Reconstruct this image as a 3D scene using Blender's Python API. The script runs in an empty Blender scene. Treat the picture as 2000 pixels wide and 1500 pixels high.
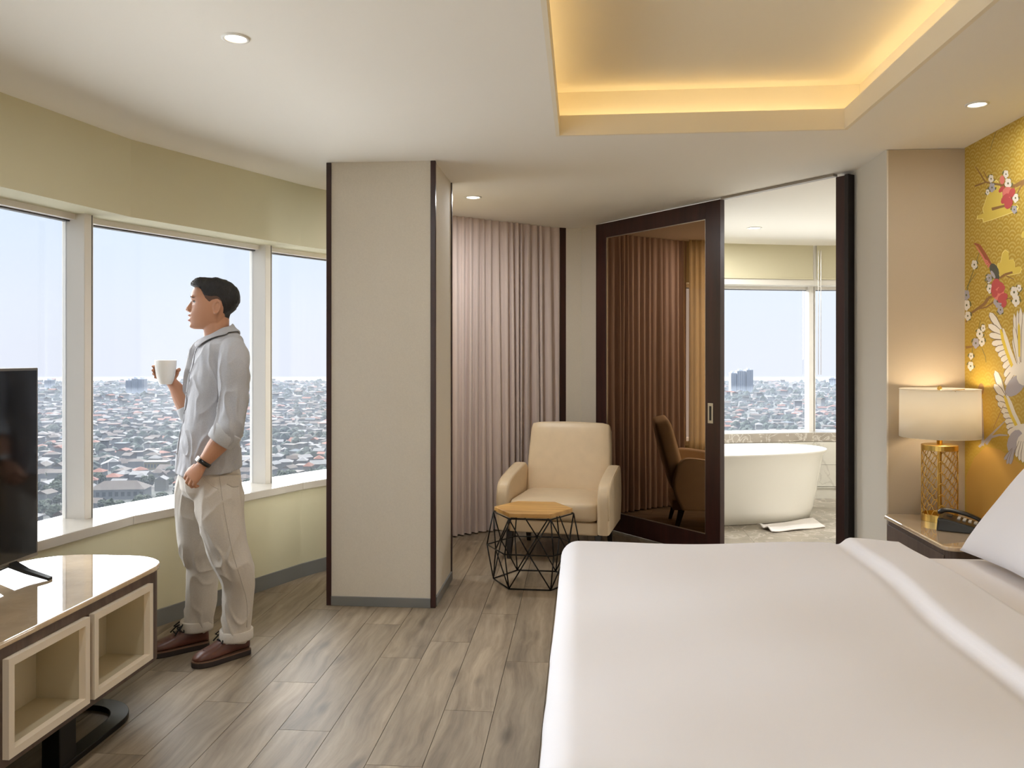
import bpy, bmesh, math, random
import numpy as np
from mathutils import Vector, Matrix, noise as mnoise

sc = bpy.context.scene
COL = sc.collection
PI = math.pi

# ---------------------------------------------------------------- camera
FPX, HX, HY, CAMH = 1600.0, 1000.0, 696.0, 1.40      # focal length and eye level of the photograph
TH = math.radians(4.82)                               # the camera is turned this much to the left of the room's axis
CT, ST = math.cos(TH), math.sin(TH)
cam_d = bpy.data.cameras.new('camera')
cam_d.sensor_width = 36.0
cam_d.lens = FPX / 2000.0 * 36.0
cam_d.shift_y = -(750.0 - HY) / 2000.0
cam_d.clip_start = 0.05
cam_d.clip_end = 9000.0
cam = bpy.data.objects.new('camera', cam_d)
cam.location = (0, 0, CAMH)
cam.rotation_euler = (PI / 2, 0, TH)
COL.objects.link(cam)
sc.camera = cam

# ---------------------------------------------------------------- world, exposure
vs = sc.view_settings
vs.view_transform = 'Standard'
vs.look = 'None'
vs.exposure = 0.0
vs.gamma = 1.0
vs.use_curve_mapping = False
SKY = 1.08
LAMP_W = 7.5
w = bpy.data.worlds.new('hazy_sky')
sc.world = w
w.use_nodes = True
nt = w.node_tree
nt.nodes.clear()
o_ = nt.nodes.new('ShaderNodeOutputWorld')
bg_ = nt.nodes.new('ShaderNodeBackground')
tc_ = nt.nodes.new('ShaderNodeTexCoord')
sx_ = nt.nodes.new('ShaderNodeSeparateXYZ')
rp_ = nt.nodes.new('ShaderNodeValToRGB')
nt.links.new(tc_.outputs['Generated'], sx_.inputs[0])
nt.links.new(sx_.outputs['Z'], rp_.inputs[0])
nt.links.new(rp_.outputs[0], bg_.inputs[0])
nt.links.new(bg_.outputs[0], o_.inputs[0])
bg_.inputs[1].default_value = SKY
el = rp_.color_ramp.elements
el[0].position = 0.0
el[0].color = (0.85, 0.875, 0.97, 1)
el[1].position = 1.0
el[1].color = (0.62, 0.80, 1.02, 1)
e_ = el.new(0.06); e_.color = (0.84, 0.885, 0.975, 1)
e_ = el.new(0.22); e_.color = (0.72, 0.85, 1.0, 1)
# hazy sun added for brightness: a broad bright patch of sky high on the window side
sun_d = bpy.data.lights.new('hazy_sun', 'SUN')
sun_d.energy = 18.0
sun_d.angle = math.radians(90)
sun_d.color = (1.0, 0.985, 0.96)
sun = bpy.data.objects.new('hazy_sun', sun_d)
COL.objects.link(sun)
sun.rotation_euler = Vector((0.52, -0.48, -0.70)).to_track_quat('-Z', 'Y').to_euler()
cy = sc.cycles
cy.max_bounces = 12
cy.diffuse_bounces = 8
cy.glossy_bounces = 5
cy.transmission_bounces = 6
cy.transparent_max_bounces = 12
cy.volume_bounces = 3
cy.sample_clamp_indirect = 4.0
cy.caustics_reflective = False
cy.caustics_refractive = False

# ---------------------------------------------------------------- measuring helpers
def c2w(x, y, z=0.0):
    """camera-axis coordinates (right, forward) -> room coordinates"""
    return Vector((x * CT - y * ST, x * ST + y * CT, z))

def P(px, py, d):
    return c2w((px - HX) / FPX * d, d, CAMH - (py - HY) / FPX * d)

def onz(px, py, z=0.0):
    d = (CAMH - z) * FPX / (py - HY)
    return P(px, py, d)

def on_u(px, py, u):
    """the point of the plane x = u seen at a pixel"""
    a = (px - HX) / FPX
    d = u / (a * CT - ST)
    return P(px, py, d)

def on_v(px, py, v):
    a = (px - HX) / FPX
    return P(px, py, v / (a * ST + CT))

# ---------------------------------------------------------------- scene helpers
def lin(c):
    c = c / 255.0
    return c / 12.92 if c <= 0.04045 else ((c + 0.055) / 1.055) ** 2.4

def rgb(r, g, b):
    return (lin(r), lin(g), lin(b), 1.0)

def tag(o, label=None, cat=None, group=None, kind=None):
    if label: o['label'] = label
    if cat: o['category'] = cat
    if group: o['group'] = group
    if kind: o['kind'] = kind
    return o

def thing(name, label, cat, loc=(0, 0, 0), rz=0.0, group=None, kind=None):
    o = bpy.data.objects.new(name, None)
    o.empty_display_size = 0.1
    o.location = loc
    o.rotation_euler = (0, 0, rz)
    COL.objects.link(o)
    return tag(o, label, cat, group, kind)

class MB:
    def __init__(s):
        s.v, s.f, s.m = [], [], []
    def add(s, vs_, fs_, mi=0):
        k = len(s.v)
        s.v.extend([tuple(p) for p in vs_])
        s.f.extend([tuple(i + k for i in f) for f in fs_])
        s.m.extend([mi] * len(fs_))
        return s
    def box(s, x0, x1, y0, y1, z0, z1, mi=0):
        return s.add([(x0, y0, z0), (x1, y0, z0), (x1, y1, z0), (x0, y1, z0), (x0, y0, z1), (x1, y0, z1), (x1, y1, z1), (x0, y1, z1)],
                     [(3, 2, 1, 0), (4, 5, 6, 7), (0, 1, 5, 4), (1, 2, 6, 5), (2, 3, 7, 6), (3, 0, 4, 7)], mi)
    def prism(s, poly, z0, z1, mi=0):
        n = len(poly)
        a = sum(poly[i][0] * poly[(i + 1) % n][1] - poly[(i + 1) % n][0] * poly[i][1] for i in range(n))
        if a < 0: poly = poly[::-1]
        vs_ = [(p[0], p[1], z0) for p in poly] + [(p[0], p[1], z1) for p in poly]
        fs_ = [tuple(range(n - 1, -1, -1)), tuple(range(n, 2 * n))] + [(i, (i + 1) % n, n + (i + 1) % n, n + i) for i in range(n)]
        return s.add(vs_, fs_, mi)
    def loft(s, rings, cap=True, closed=True, mi=0):
        n = len(rings[0]); k = 0
        vs_ = [p for r in rings for p in r]; fs_ = []
        for i in range(len(rings) - 1):
            for j in range(n if closed else n - 1):
                a = i * n + j; b = i * n + (j + 1) % n
                fs_.append((a, b, b + n, a + n))
        if cap and closed:
            fs_.append(tuple(range(n - 1, -1, -1)))
            fs_.append(tuple(range((len(rings) - 1) * n, len(rings) * n)))
        return s.add(vs_, fs_, mi)
    def tube(s, pts, r, n=8, closed=False, mi=0, cap=True):
        pts = [Vector(p) for p in pts]
        m = len(pts)
        rr = r if isinstance(r, (list, tuple)) else [r] * m
        rings = []
        up = None
        for i in range(m):
            if closed:
                t = pts[(i + 1) % m] - pts[i - 1]
            else:
                t = pts[min(i + 1, m - 1)] - pts[max(i - 1, 0)]
            t.normalize()
            if up is None:
                up = Vector((0, 0, 1)) if abs(t.z) < 0.9 else Vector((1, 0, 0))
            a = t.cross(up)
            if a.length < 1e-6: a = t.orthogonal()
            a.normalize(); b = a.cross(t); b.normalize(); up = b
            rings.append([pts[i] + a * (rr[i] * math.cos(2 * PI * j / n)) + b * (rr[i] * math.sin(2 * PI * j / n)) for j in range(n)])
        if closed: rings.append(rings[0])
        return s.loft(rings, cap=cap and not closed, mi=mi)
    def lathe(s, prof, n=32, c=(0, 0, 0), mi=0, cap=True):
        rings = [[(c[0] + r * math.cos(2 * PI * j / n), c[1] + r * math.sin(2 * PI * j / n), c[2] + z) for j in range(n)] for r, z in prof]
        return s.loft(rings, cap=cap, mi=mi)
    def grid(s, fn, nu, nv, mi=0):
        vs_ = [fn(i / nu, j / nv) for j in range(nv + 1) for i in range(nu + 1)]
        fs_ = [(j * (nu + 1) + i, j * (nu + 1) + i + 1, (j + 1) * (nu + 1) + i + 1, (j + 1) * (nu + 1) + i) for j in range(nv) for i in range(nu)]
        return s.add(vs_, fs_, mi)
    def mesh(s, name):
        me = bpy.data.meshes.new(name)
        me.from_pydata(s.v, [], s.f)
        return me
    def build(s, name, mat, parent=None, smooth=False, bevel=0.0, seg=2, sub=0, solid=0.0, loc=None):
        me = s.mesh(name)
        mats = mat if isinstance(mat, (list, tuple)) else [mat]
        for x in mats: me.materials.append(x)
        if len(mats) > 1:
            me.polygons.foreach_set('material_index', s.m)
        if smooth:
            me.polygons.foreach_set('use_smooth', [True] * len(me.polygons))
        me.update()
        o = bpy.data.objects.new(name, me)
        COL.objects.link(o)
        if parent is not None: o.parent = parent
        if loc is not None: o.location = loc
        if solid:
            q = o.modifiers.new('solid', 'SOLIDIFY'); q.thickness = solid; q.offset = 0
        if bevel:
            q = o.modifiers.new('bevel', 'BEVEL'); q.width = bevel; q.segments = seg; q.limit_method = 'ANGLE'; q.angle_limit = math.radians(40)
            q.harden_normals = False
        if sub:
            q = o.modifiers.new('sub', 'SUBSURF'); q.levels = sub; q.render_levels = sub
        return o

def copy_obj(o, parent=None, loc=None, rz=None):
    c = o.copy()
    COL.objects.link(c)
    c.parent = parent
    if loc is not None: c.location = loc
    if rz is not None: c.rotation_euler = (0, 0, rz)
    return c

def bake(o):
    """replace an object's mesh by its modified one"""
    dg = bpy.context.evaluated_depsgraph_get()
    dg.update()
    me = bpy.data.meshes.new_from_object(o.evaluated_get(dg))
    old = o.data
    o.modifiers.clear()
    o.data = me
    bpy.data.meshes.remove(old)
    return o

def rrect(x0, x1, y0, y1, r, n=6):
    out = []
    for cx, cy_, a0 in ((x1 - r, y0 + r, -90), (x1 - r, y1 - r, 0), (x0 + r, y1 - r, 90), (x0 + r, y0 + r, 180)):
        for k in range(n + 1):
            a = math.radians(a0 + 90 * k / n)
            out.append((cx + r * math.cos(a), cy_ + r * math.sin(a)))
    return out

def sstep(a, b, x):
    t = min(1.0, max(0.0, (x - a) / (b - a)))
    return t * t * (3 - 2 * t)

# ---------------------------------------------------------------- materials
def new_mat(name):
    m = bpy.data.materials.new(name)
    m.use_nodes = True
    n = m.node_tree
    return m, n, n.nodes['Principled BSDF']

def M(name, col, rough=0.6, metal=0.0, spec=0.5, var=0.0, vscale=8.0, bump=0.0, bscale=60.0, stretch=None, coat=0.0, sheen=0.0, coord='Object'):
    m, n, b = new_mat(name)
    b.inputs['Base Color'].default_value = col
    b.inputs['Roughness'].default_value = rough
    b.inputs['Metallic'].default_value = metal
    b.inputs['Specular IOR Level'].default_value = spec
    b.inputs['Coat Weight'].default_value = coat
    b.inputs['Sheen Weight'].default_value = sheen
    if var or bump:
        tc = n.nodes.new('ShaderNodeTexCoord')
        mp = n.nodes.new('ShaderNodeMapping')
        n.links.new(tc.outputs[coord], mp.inputs[0])
        if stretch: mp.inputs['Scale'].default_value = stretch
    if var:
        t = n.nodes.new('ShaderNodeTexNoise')
        t.inputs['Scale'].default_value = vscale
        t.inputs['Detail'].default_value = 4
        n.links.new(mp.outputs[0], t.inputs['Vector'])
        r = n.nodes.new('ShaderNodeValToRGB')
        r.color_ramp.elements[0].position = 0.3
        r.color_ramp.elements[1].position = 0.7
        r.color_ramp.elements[0].color = tuple(c * (1 - var) for c in col[:3]) + (1,)
        r.color_ramp.elements[1].color = tuple(min(1, c * (1 + var)) for c in col[:3]) + (1,)
        n.links.new(t.outputs['Fac'], r.inputs[0])
        n.links.new(r.outputs[0], b.inputs['Base Color'])
    if bump:
        t = n.nodes.new('ShaderNodeTexNoise')
        t.inputs['Scale'].default_value = bscale
        t.inputs['Detail'].default_value = 3
        n.links.new(mp.outputs[0], t.inputs['Vector'])
        bp = n.nodes.new('ShaderNodeBump')
        bp.inputs['Strength'].default_value = bump
        bp.inputs['Distance'].default_value = 0.01
        n.links.new(t.outputs['Fac'], bp.inputs['Height'])
        n.links.new(bp.outputs[0], b.inputs['Normal'])
    return m

def emit_mat(name, col, strength):
    m, n, b = new_mat(name)
    b.inputs['Base Color'].default_value = (0.8, 0.8, 0.8, 1)
    b.inputs['Emission Color'].default_value = col
    b.inputs['Emission Strength'].default_value = strength
    return m

def glass_mat(name, tint=(0.97, 0.985, 1.0, 1)):
    m, n, b = new_mat(name)
    n.nodes.remove(b)
    out = n.nodes['Material Output']
    tr = n.nodes.new('ShaderNodeBsdfTransparent'); tr.inputs[0].default_value = tint
    gl = n.nodes.new('ShaderNodeBsdfGlossy'); gl.inputs['Roughness'].default_value = 0.0
    fr = n.nodes.new('ShaderNodeFresnel'); fr.inputs[0].default_value = 1.25
    mx = n.nodes.new('ShaderNodeMixShader')
    n.links.new(fr.outputs[0], mx.inputs[0]); n.links.new(tr.outputs[0], mx.inputs[1]); n.links.new(gl.outputs[0], mx.inputs[2])
    n.links.new(mx.outputs[0], out.inputs[0])
    return m

def wood_mat(name, c_dark, c_light, scale=1.0, rough=0.45, axis='Z', rnd=False, bump=0.05, knots=False):
    """grain runs along the given axis"""
    m, n, b = new_mat(name)
    tc = n.nodes.new('ShaderNodeTexCoord')
    vec = tc.outputs['Object']
    if rnd:
        oi = n.nodes.new('ShaderNodeObjectInfo')
        mul = n.nodes.new('ShaderNodeVectorMath'); mul.operation = 'SCALE'
        cmb = n.nodes.new('ShaderNodeCombineXYZ')
        for k in range(3): n.links.new(oi.outputs['Random'], cmb.inputs[k])
        n.links.new(cmb.outputs[0], mul.inputs[0]); mul.inputs['Scale'].default_value = 37.0
        add = n.nodes.new('ShaderNodeVectorMath'); add.operation = 'ADD'
        n.links.new(vec, add.inputs[0]); n.links.new(mul.outputs[0], add.inputs[1])
        vec = add.outputs[0]
    # a slow warp so that the grain lines wander
    wn = n.nodes.new('ShaderNodeTexNoise'); wn.inputs['Scale'].default_value = 2.2 * scale
    n.links.new(vec, wn.inputs['Vector'])
    wsc = n.nodes.new('ShaderNodeVectorMath'); wsc.operation = 'SCALE'; wsc.inputs['Scale'].default_value = 0.09 / scale
    n.links.new(wn.outputs['Color'], wsc.inputs[0])
    wad = n.nodes.new('ShaderNodeVectorMath'); wad.operation = 'ADD'
    n.links.new(vec, wad.inputs[0]); n.links.new(wsc.outputs[0], wad.inputs[1])
    mp = n.nodes.new('ShaderNodeMapping')
    s1, s2 = 26.0 * scale, 1.6 * scale
    mp.inputs['Scale'].default_value = {'X': (s2, s1, s1), 'Y': (s1, s2, s1), 'Z': (s1, s1, s2)}[axis]
    n.links.new(wad.outputs[0], mp.inputs[0])
    t = n.nodes.new('ShaderNodeTexNoise'); t.inputs['Scale'].default_value = 1.0; t.inputs['Detail'].default_value = 6; t.inputs['Roughness'].default_value = 0.62
    n.links.new(mp.outputs[0], t.inputs['Vector'])
    r = n.nodes.new('ShaderNodeValToRGB')
    r.color_ramp.elements[0].position = 0.28; r.color_ramp.elements[0].color = c_dark
    r.color_ramp.elements[1].position = 0.72; r.color_ramp.elements[1].color = c_light
    n.links.new(t.outputs['Fac'], r.inputs[0])
    colout = r.outputs[0]
    # broad streaks
    mp2 = n.nodes.new('ShaderNodeMapping')
    s1, s2 = 7.0 * scale, 0.7 * scale
    mp2.inputs['Scale'].default_value = {'X': (s2, s1, s1), 'Y': (s1, s2, s1), 'Z': (s1, s1, s2)}[axis]
    n.links.new(wad.outputs[0], mp2.inputs[0])
    t2 = n.nodes.new('ShaderNodeTexNoise'); t2.inputs['Scale'].default_value = 1.0; t2.inputs['Detail'].default_value = 3
    n.links.new(mp2.outputs[0], t2.inputs['Vector'])
    mr = n.nodes.new('ShaderNodeMapRange')
    mr.inputs['From Min'].default_value = 0.25; mr.inputs['From Max'].default_value = 0.75
    mr.inputs['To Min'].default_value = 0.72; mr.inputs['To Max'].default_value = 1.22
    n.links.new(t2.outputs['Fac'], mr.inputs['Value'])
    val = mr.outputs[0]
    if rnd:
        mr2 = n.nodes.new('ShaderNodeMapRange')
        mr2.inputs['To Min'].default_value = 0.90; mr2.inputs['To Max'].default_value = 1.10
        n.links.new(oi.outputs['Random'], mr2.inputs['Value'])
        mm = n.nodes.new('ShaderNodeMath'); mm.operation = 'MULTIPLY'
        n.links.new(val, mm.inputs[0]); n.links.new(mr2.outputs[0], mm.inputs[1])
        val = mm.outputs[0]
    if knots:
        mp3 = n.nodes.new('ShaderNodeMapping')
        s1, s2 = 6.5, 2.2
        mp3.inputs['Scale'].default_value = {'X': (s2, s1, s1), 'Y': (s1, s2, s1), 'Z': (s1, s1, s2)}[axis]
        n.links.new(wad.outputs[0], mp3.inputs[0])
        vo = n.nodes.new('ShaderNodeTexVoronoi'); vo.inputs['Scale'].default_value = 1.0
        n.links.new(mp3.outputs[0], vo.inputs['Vector'])
        kr = n.nodes.new('ShaderNodeMapRange')
        kr.inputs['From Min'].default_value = 0.05; kr.inputs['From Max'].default_value = 0.20
        kr.inputs['To Min'].default_value = 0.52; kr.inputs['To Max'].default_value = 1.0
        n.links.new(vo.outputs['Distance'], kr.inputs['Value'])
        m2 = n.nodes.new('ShaderNodeMath'); m2.operation = 'MULTIPLY'
        n.links.new(val, m2.inputs[0]); n.links.new(kr.outputs[0], m2.inputs[1])
        val = m2.outputs[0]
    mx = n.nodes.new('ShaderNodeMix'); mx.data_type = 'RGBA'; mx.blend_type = 'MULTIPLY'; mx.inputs[0].default_value = 1.0
    n.links.new(colout, mx.inputs[6])
    cc = n.nodes.new('ShaderNodeCombineColor')
    for k in range(3): n.links.new(val, cc.inputs[k])
    n.links.new(cc.outputs[0], mx.inputs[7])
    n.links.new(mx.outputs[2], b.inputs['Base Color'])
    b.inputs['Roughness'].default_value = rough
    if bump:
        bp = n.nodes.new('ShaderNodeBump'); bp.inputs['Strength'].default_value = bump; bp.inputs['Distance'].default_value = 0.004
        n.links.new(t.outputs['Fac'], bp.inputs['Height']); n.links.new(bp.outputs[0], b.inputs['Normal'])
    return m

def marble_mat(name, base, vein, scale=3.0, rough=0.12, vein_amt=0.5):
    m, n, b = new_mat(name)
    tc = n.nodes.new('ShaderNodeTexCoord')
    t0 = n.nodes.new('ShaderNodeTexNoise'); t0.inputs['Scale'].default_value = scale; t0.inputs['Detail'].default_value = 5
    n.links.new(tc.outputs['Object'], t0.inputs['Vector'])
    t1 = n.nodes.new('ShaderNodeTexNoise'); t1.inputs['Scale'].default_value = scale * 1.3; t1.inputs['Detail'].default_value = 6; t1.inputs['Distortion'].default_value = 1.2
    n.links.new(tc.outputs['Object'], t1.inputs['Vector'])
    # thin veins where the noise crosses its middle
    a = n.nodes.new('ShaderNodeMath'); a.operation = 'SUBTRACT'; a.inputs[1].default_value = 0.5
    n.links.new(t1.outputs['Fac'], a.inputs[0])
    ab = n.nodes.new('ShaderNodeMath'); ab.operation = 'ABSOLUTE'; n.links.new(a.outputs[0], ab.inputs[0])
    mr = n.nodes.new('ShaderNodeMapRange'); mr.inputs['From Min'].default_value = 0.0; mr.inputs['From Max'].default_value = 0.035
    mr.inputs['To Min'].default_value = vein_amt; mr.inputs['To Max'].default_value = 0.0
    n.links.new(ab.outputs[0], mr.inputs['Value'])
    r = n.nodes.new('ShaderNodeValToRGB')
    r.color_ramp.elements[0].position = 0.3; r.color_ramp.elements[0].color = tuple(c * 0.86 for c in base[:3]) + (1,)
    r.color_ramp.elements[1].position = 0.7; r.color_ramp.elements[1].color = tuple(min(1, c * 1.1) for c in base[:3]) + (1,)
    n.links.new(t0.outputs['Fac'], r.inputs[0])
    mx = n.nodes.new('ShaderNodeMix'); mx.data_type = 'RGBA'
    n.links.new(mr.outputs[0], mx.inputs[0]); n.links.new(r.outputs[0], mx.inputs[6]); mx.inputs[7].default_value = vein
    n.links.new(mx.outputs[2], b.inputs['Base Color'])
    b.inputs['Roughness'].default_value = rough
    return m

MT = {}
MT['ceiling'] = M('ceiling_paint', rgb(240, 236, 227), 0.9, bump=0.02, bscale=90)
MT['cove'] = M('cove_paint', rgb(236, 226, 204), 0.9)
MT['olive'] = M('olive_wall_paint', rgb(208, 203, 174), 0.75, bump=0.03, bscale=70)
MT['wallpaper'] = M('linen_wallpaper', rgb(216, 209, 196), 0.85, var=0.03, vscale=160, bump=0.15, bscale=260)
MT['tanpaper'] = M('tan_wallpaper', rgb(184, 169, 146), 0.8, var=0.015, vscale=220, bump=0.08, bscale=420)
MT['plaster'] = M('pale_wall_paint', rgb(214, 209, 198), 0.85)
MT['darkwood'] = wood_mat('dark_reddish_wood', rgb(38, 18, 16), rgb(64, 32, 28), 0.8, 0.35, 'Z')
MT['baseboard'] = M('grey_baseboard', rgb(120, 121, 120), 0.5)
MT['alu'] = M('window_aluminium', rgb(226, 222, 215), 0.4)
MT['gasket'] = M('dark_gasket', rgb(70, 66, 62), 0.6)
MT['sill'] = M('white_sill_stone', rgb(196, 190, 180), 0.12, var=0.02)
MT['glass'] = glass_mat('window_glass')
MT['plank'] = wood_mat('greyed_oak_plank', rgb(108, 94, 77), rgb(157, 142, 121), 1.0, 0.5, 'Y', rnd=True, bump=0.08, knots=True)
MT['subfloor'] = M('subfloor', rgb(50, 44, 38), 0.9)
MT['white'] = M('white_trim', rgb(230, 228, 222), 0.5)
# ================================================================ the shell
CEIL = 2.49
SILL, HEAD = 0.60, 2.10

def cpt(x, y):
    p = c2w(x, y)
    return (p.x, p.y)

def dirp(p, deg, L):
    a = math.radians(deg)
    return (p[0] + L * math.cos(a), p[1] + L * math.sin(a))

# the curved facade as a run of straight facets (camera-axis coordinates, from behind the camera to the bathroom)
K1 = (-1.915, 4.115)
K0 = dirp(K1, 75.2 + 180, 1.23)
KA = dirp(K0, 88.3 + 180, 1.23)
KB = dirp(KA, 101.0 + 180, 1.23)
KC = dirp(KB, 113.0 + 180, 1.23)
KD = dirp(KC, 124.0 + 180, 1.23)
FAC_C = [KD, KC, KB, KA, K0, K1, (-1.34, 5.20), (-0.45, 6.48), (0.48, 7.15), (1.75, 7.87), (2.98, 8.08), (4.25, 8.04)]
FAC = [cpt(*p) for p in FAC_C]

def offset(poly, dist):
    """shift a polyline outwards (to the left of its direction) by dist"""
    out = []
    n = len(poly)
    for i in range(n):
        ns = []
        for a, b in ((i - 1, i), (i, i + 1)):
            if a < 0 or b >= n: continue
            d = Vector((poly[b][0] - poly[a][0], poly[b][1] - poly[a][1])); d.normalize()
            ns.append(Vector((-d.y, d.x)))
        m = ns[0] if len(ns) == 1 else (ns[0] + ns[1]).normalized()
        k = dist / max(0.3, m.dot(ns[0]))
        out.append((poly[i][0] + m.x * k, poly[i][1] + m.y * k))
    return out

GL = offset(FAC, 0.255)
OUT = offset(FAC, 0.34)
LIP = offset(FAC, -0.02)
SKIN = offset(FAC, 0.10)

REAR_V, MURAL_U = -2.2, 2.0
# --- walls under and over the windows
def run(name, i0, i1, inner, outer, z0, z1, mat, label):
    b = MB()
    pts = inner[i0:i1 + 1] + outer[i0:i1 + 1][::-1]
    n = i1 - i0 + 1
    for z in (z0, z1):
        b.v += [(p[0], p[1], z) for p in pts]
    m = len(pts)
    for i in range(n - 1):
        o1 = m - 1 - i
        b.f += [(i, i + 1, o1 - 1, o1), (m + i, m + o1, m + o1 - 1, m + i + 1), (i, m + i, m + i + 1, i + 1), (o1 - 1, m + o1 - 1, m + o1, o1)]
    b.f += [(0, m - 1, 2 * m - 1, m), (n - 1, n - 1 + m, n + m, n)]
    b.m = [0] * len(b.f)
    return tag(b.build(name, mat), label, 'wall', kind='structure')

run('wall_left', 0, 8, FAC, SKIN, 0.0, SILL - 0.045, MT['olive'], 'olive beige wall under the curved row of windows')
run('wall_left_upper', 0, 8, FAC, OUT, HEAD, CEIL + 0.05, MT['olive'], 'olive beige band of wall above the curved windows')
run('wall_bathroom_upper', 8, 11, FAC, OUT, HEAD, CEIL + 0.05, MT['plaster'], 'pale band of wall above the bathroom windows')

# --- baseboard along the curved wall (stops behind the curtain)
run('baseboard_left', 0, 7, offset(FAC, -0.012), offset(FAC, 0.004), 0.0, 0.085, MT['baseboard'], 'grey baseboard along the curved window wall')

# --- windows, one per facet
def facet(i):
    a, b = Vector(FAC[i] + (0,)), Vector(FAC[i + 1] + (0,))
    d = (b - a).normalized()
    return a, b, d, Vector((-d.y, d.x, 0))

WIN_LABEL = ['window on the curved facade, nearest the rear wall', 'window on the curved facade, second from the rear wall', 'window on the curved facade, third from the rear wall',
             'window on the curved facade beside the near end of the media cabinet', 'tall window behind the television', 'tall window the man in the grey shirt looks through',
             'tall window half hidden behind the wallpapered pillar', 'window behind the closed mauve curtain', 'bathroom window beside the wooden sliding door',
             'bathroom window above the white bathtub', 'narrow strip of bathroom window next to the dark door jamb']
for i in range(len(FAC) - 1):
    bath = i >= 8
    sz = 0.65 if bath else SILL
    t = thing('window_%d' % (i + 1), WIN_LABEL[i], 'window', (0, 0, 0), kind='structure')
    g0, g1 = Vector(GL[i] + (0,)), Vector(GL[i + 1] + (0,))
    d = (g1 - g0).normalized(); nrm = Vector((-d.y, d.x, 0))
    def bar(name, s0, s1, n0, n1, z0, z1, mat, bev=0.0):
        L = (g1 - g0).length
        a = g0 + d * s0; b = g0 + d * (s1 if s1 is not None else L)
        q = [a + nrm * n0, b + nrm * n0, b + nrm * n1, a + nrm * n1]
        return MB().prism([(p.x, p.y) for p in q], z0, z1).build(name, mat, t, bevel=bev)
    # pane
    bar('pane', 0.0, None, 0.0, 0.008, sz - 0.01, HEAD + 0.02, MT['glass'])
    bar('head_frame', 0.0, None, -0.05, 0.02, HEAD - 0.028, HEAD + 0.03, MT['alu'], 0.002)
    bar('head_gasket', 0.0, None, -0.018, 0.02, HEAD - 0.034, HEAD - 0.028, MT['gasket'])
    ms = 0.03 if bath else (g1 - g0).length - 0.165
    bar('mullion', ms - 0.005, ms + 0.042, -0.105, 0.03, sz - 0.01, HEAD + 0.01, MT['alu'], 0.003)
    bar('mullion_groove', ms + 0.042, ms + 0.047, -0.105, 0.03, sz - 0.01, HEAD + 0.01, MT['gasket'])
    bar('mullion_cover', ms + 0.047, ms + 0.062, -0.095, 0.03, sz - 0.01, HEAD + 0.01, MT['alu'])
    # sill
    lp = FAC if bath else LIP
    mats = MT['sill']
    q = [lp[i], lp[i + 1], OUT[i + 1], OUT[i]]
    e = 0.0006
    dd = Vector((lp[i + 1][0] - lp[i][0], lp[i + 1][1] - lp[i][1])).normalized() * e
    q = [(q[0][0] + dd.x, q[0][1] + dd.y), (q[1][0] - dd.x, q[1][1] - dd.y), (q[2][0] - dd.x, q[2][1] - dd.y), (q[3][0] + dd.x, q[3][1] + dd.y)]
    if bath:
        MT.setdefault('greymarble', marble_mat('grey_vein_marble', rgb(168, 158, 144), rgb(222, 216, 206), 6.0, 0.15, 0.8))
        MB().prism(q, sz - 0.09, sz - 0.006).build('sill_apron', MT['greymarble'], t, bevel=0.002)
        MB().prism([q[0], q[1], q[2], q[3]], sz - 0.006, sz).build('window_sill', MT['sill'], t)
    else:
        MB().prism(q, sz - 0.045, sz).build('window_sill', MT['sill'], t, bevel=0.004)
    # a light portal in the opening: it only guides the sampling of the sky
    ld = bpy.data.lights.new('window_portal', 'AREA'); ld.shape = 'RECTANGLE'
    ld.size = (g1 - g0).length; ld.size_y = HEAD - sz; ld.cycles.is_portal = True
    lo = bpy.data.objects.new('window_portal', ld); COL.objects.link(lo)
    lo.location = (g0 + g1) / 2 + nrm * 0.03 + Vector((0, 0, (HEAD + sz) / 2))
    lo.rotation_euler = (-nrm).to_track_quat('-Z', 'Z').to_euler()
    lo.parent = t

# --- the line of the sliding door between room and bathroom
DA = c2w(0.725, 6.745); DC = c2w(1.957, 4.907)
DD = (DC - DA).normalized()                      # along the door, towards the camera side
DN = Vector((-DD.y, DD.x, 0))                    # towards the bathroom
if DN.x < 0: DN = -DN

# --- floor planks
def clip(poly, a, n):
    """keep the side of the line through a where (p-a).n >= 0"""
    out = []
    for k in range(len(poly)):
        p, q = poly[k], poly[(k + 1) % len(poly)]
        dp = (p[0] - a[0]) * n[0] + (p[1] - a[1]) * n[1]
        dq = (q[0] - a[0]) * n[0] + (q[1] - a[1]) * n[1]
        if dp >= 0: out.append(p)
        if dp * dq < 0:
            s = dp / (dp - dq)
            out.append((p[0] + (q[0] - p[0]) * s, p[1] + (q[1] - p[1]) * s))
    return out

def inside_room(poly):
    for i in range(0, 8):
        a, b, d, nn = facet(i)
        poly = clip(poly, (a.x + nn.x * 0.02, a.y + nn.y * 0.02), (-nn.x, -nn.y))
        if len(poly) < 3: return []
    poly = clip(poly, (DA.x + DN.x * 0.02, DA.y + DN.y * 0.02), (-DN.x, -DN.y))
    return poly if len(poly) >= 3 else []

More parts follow.
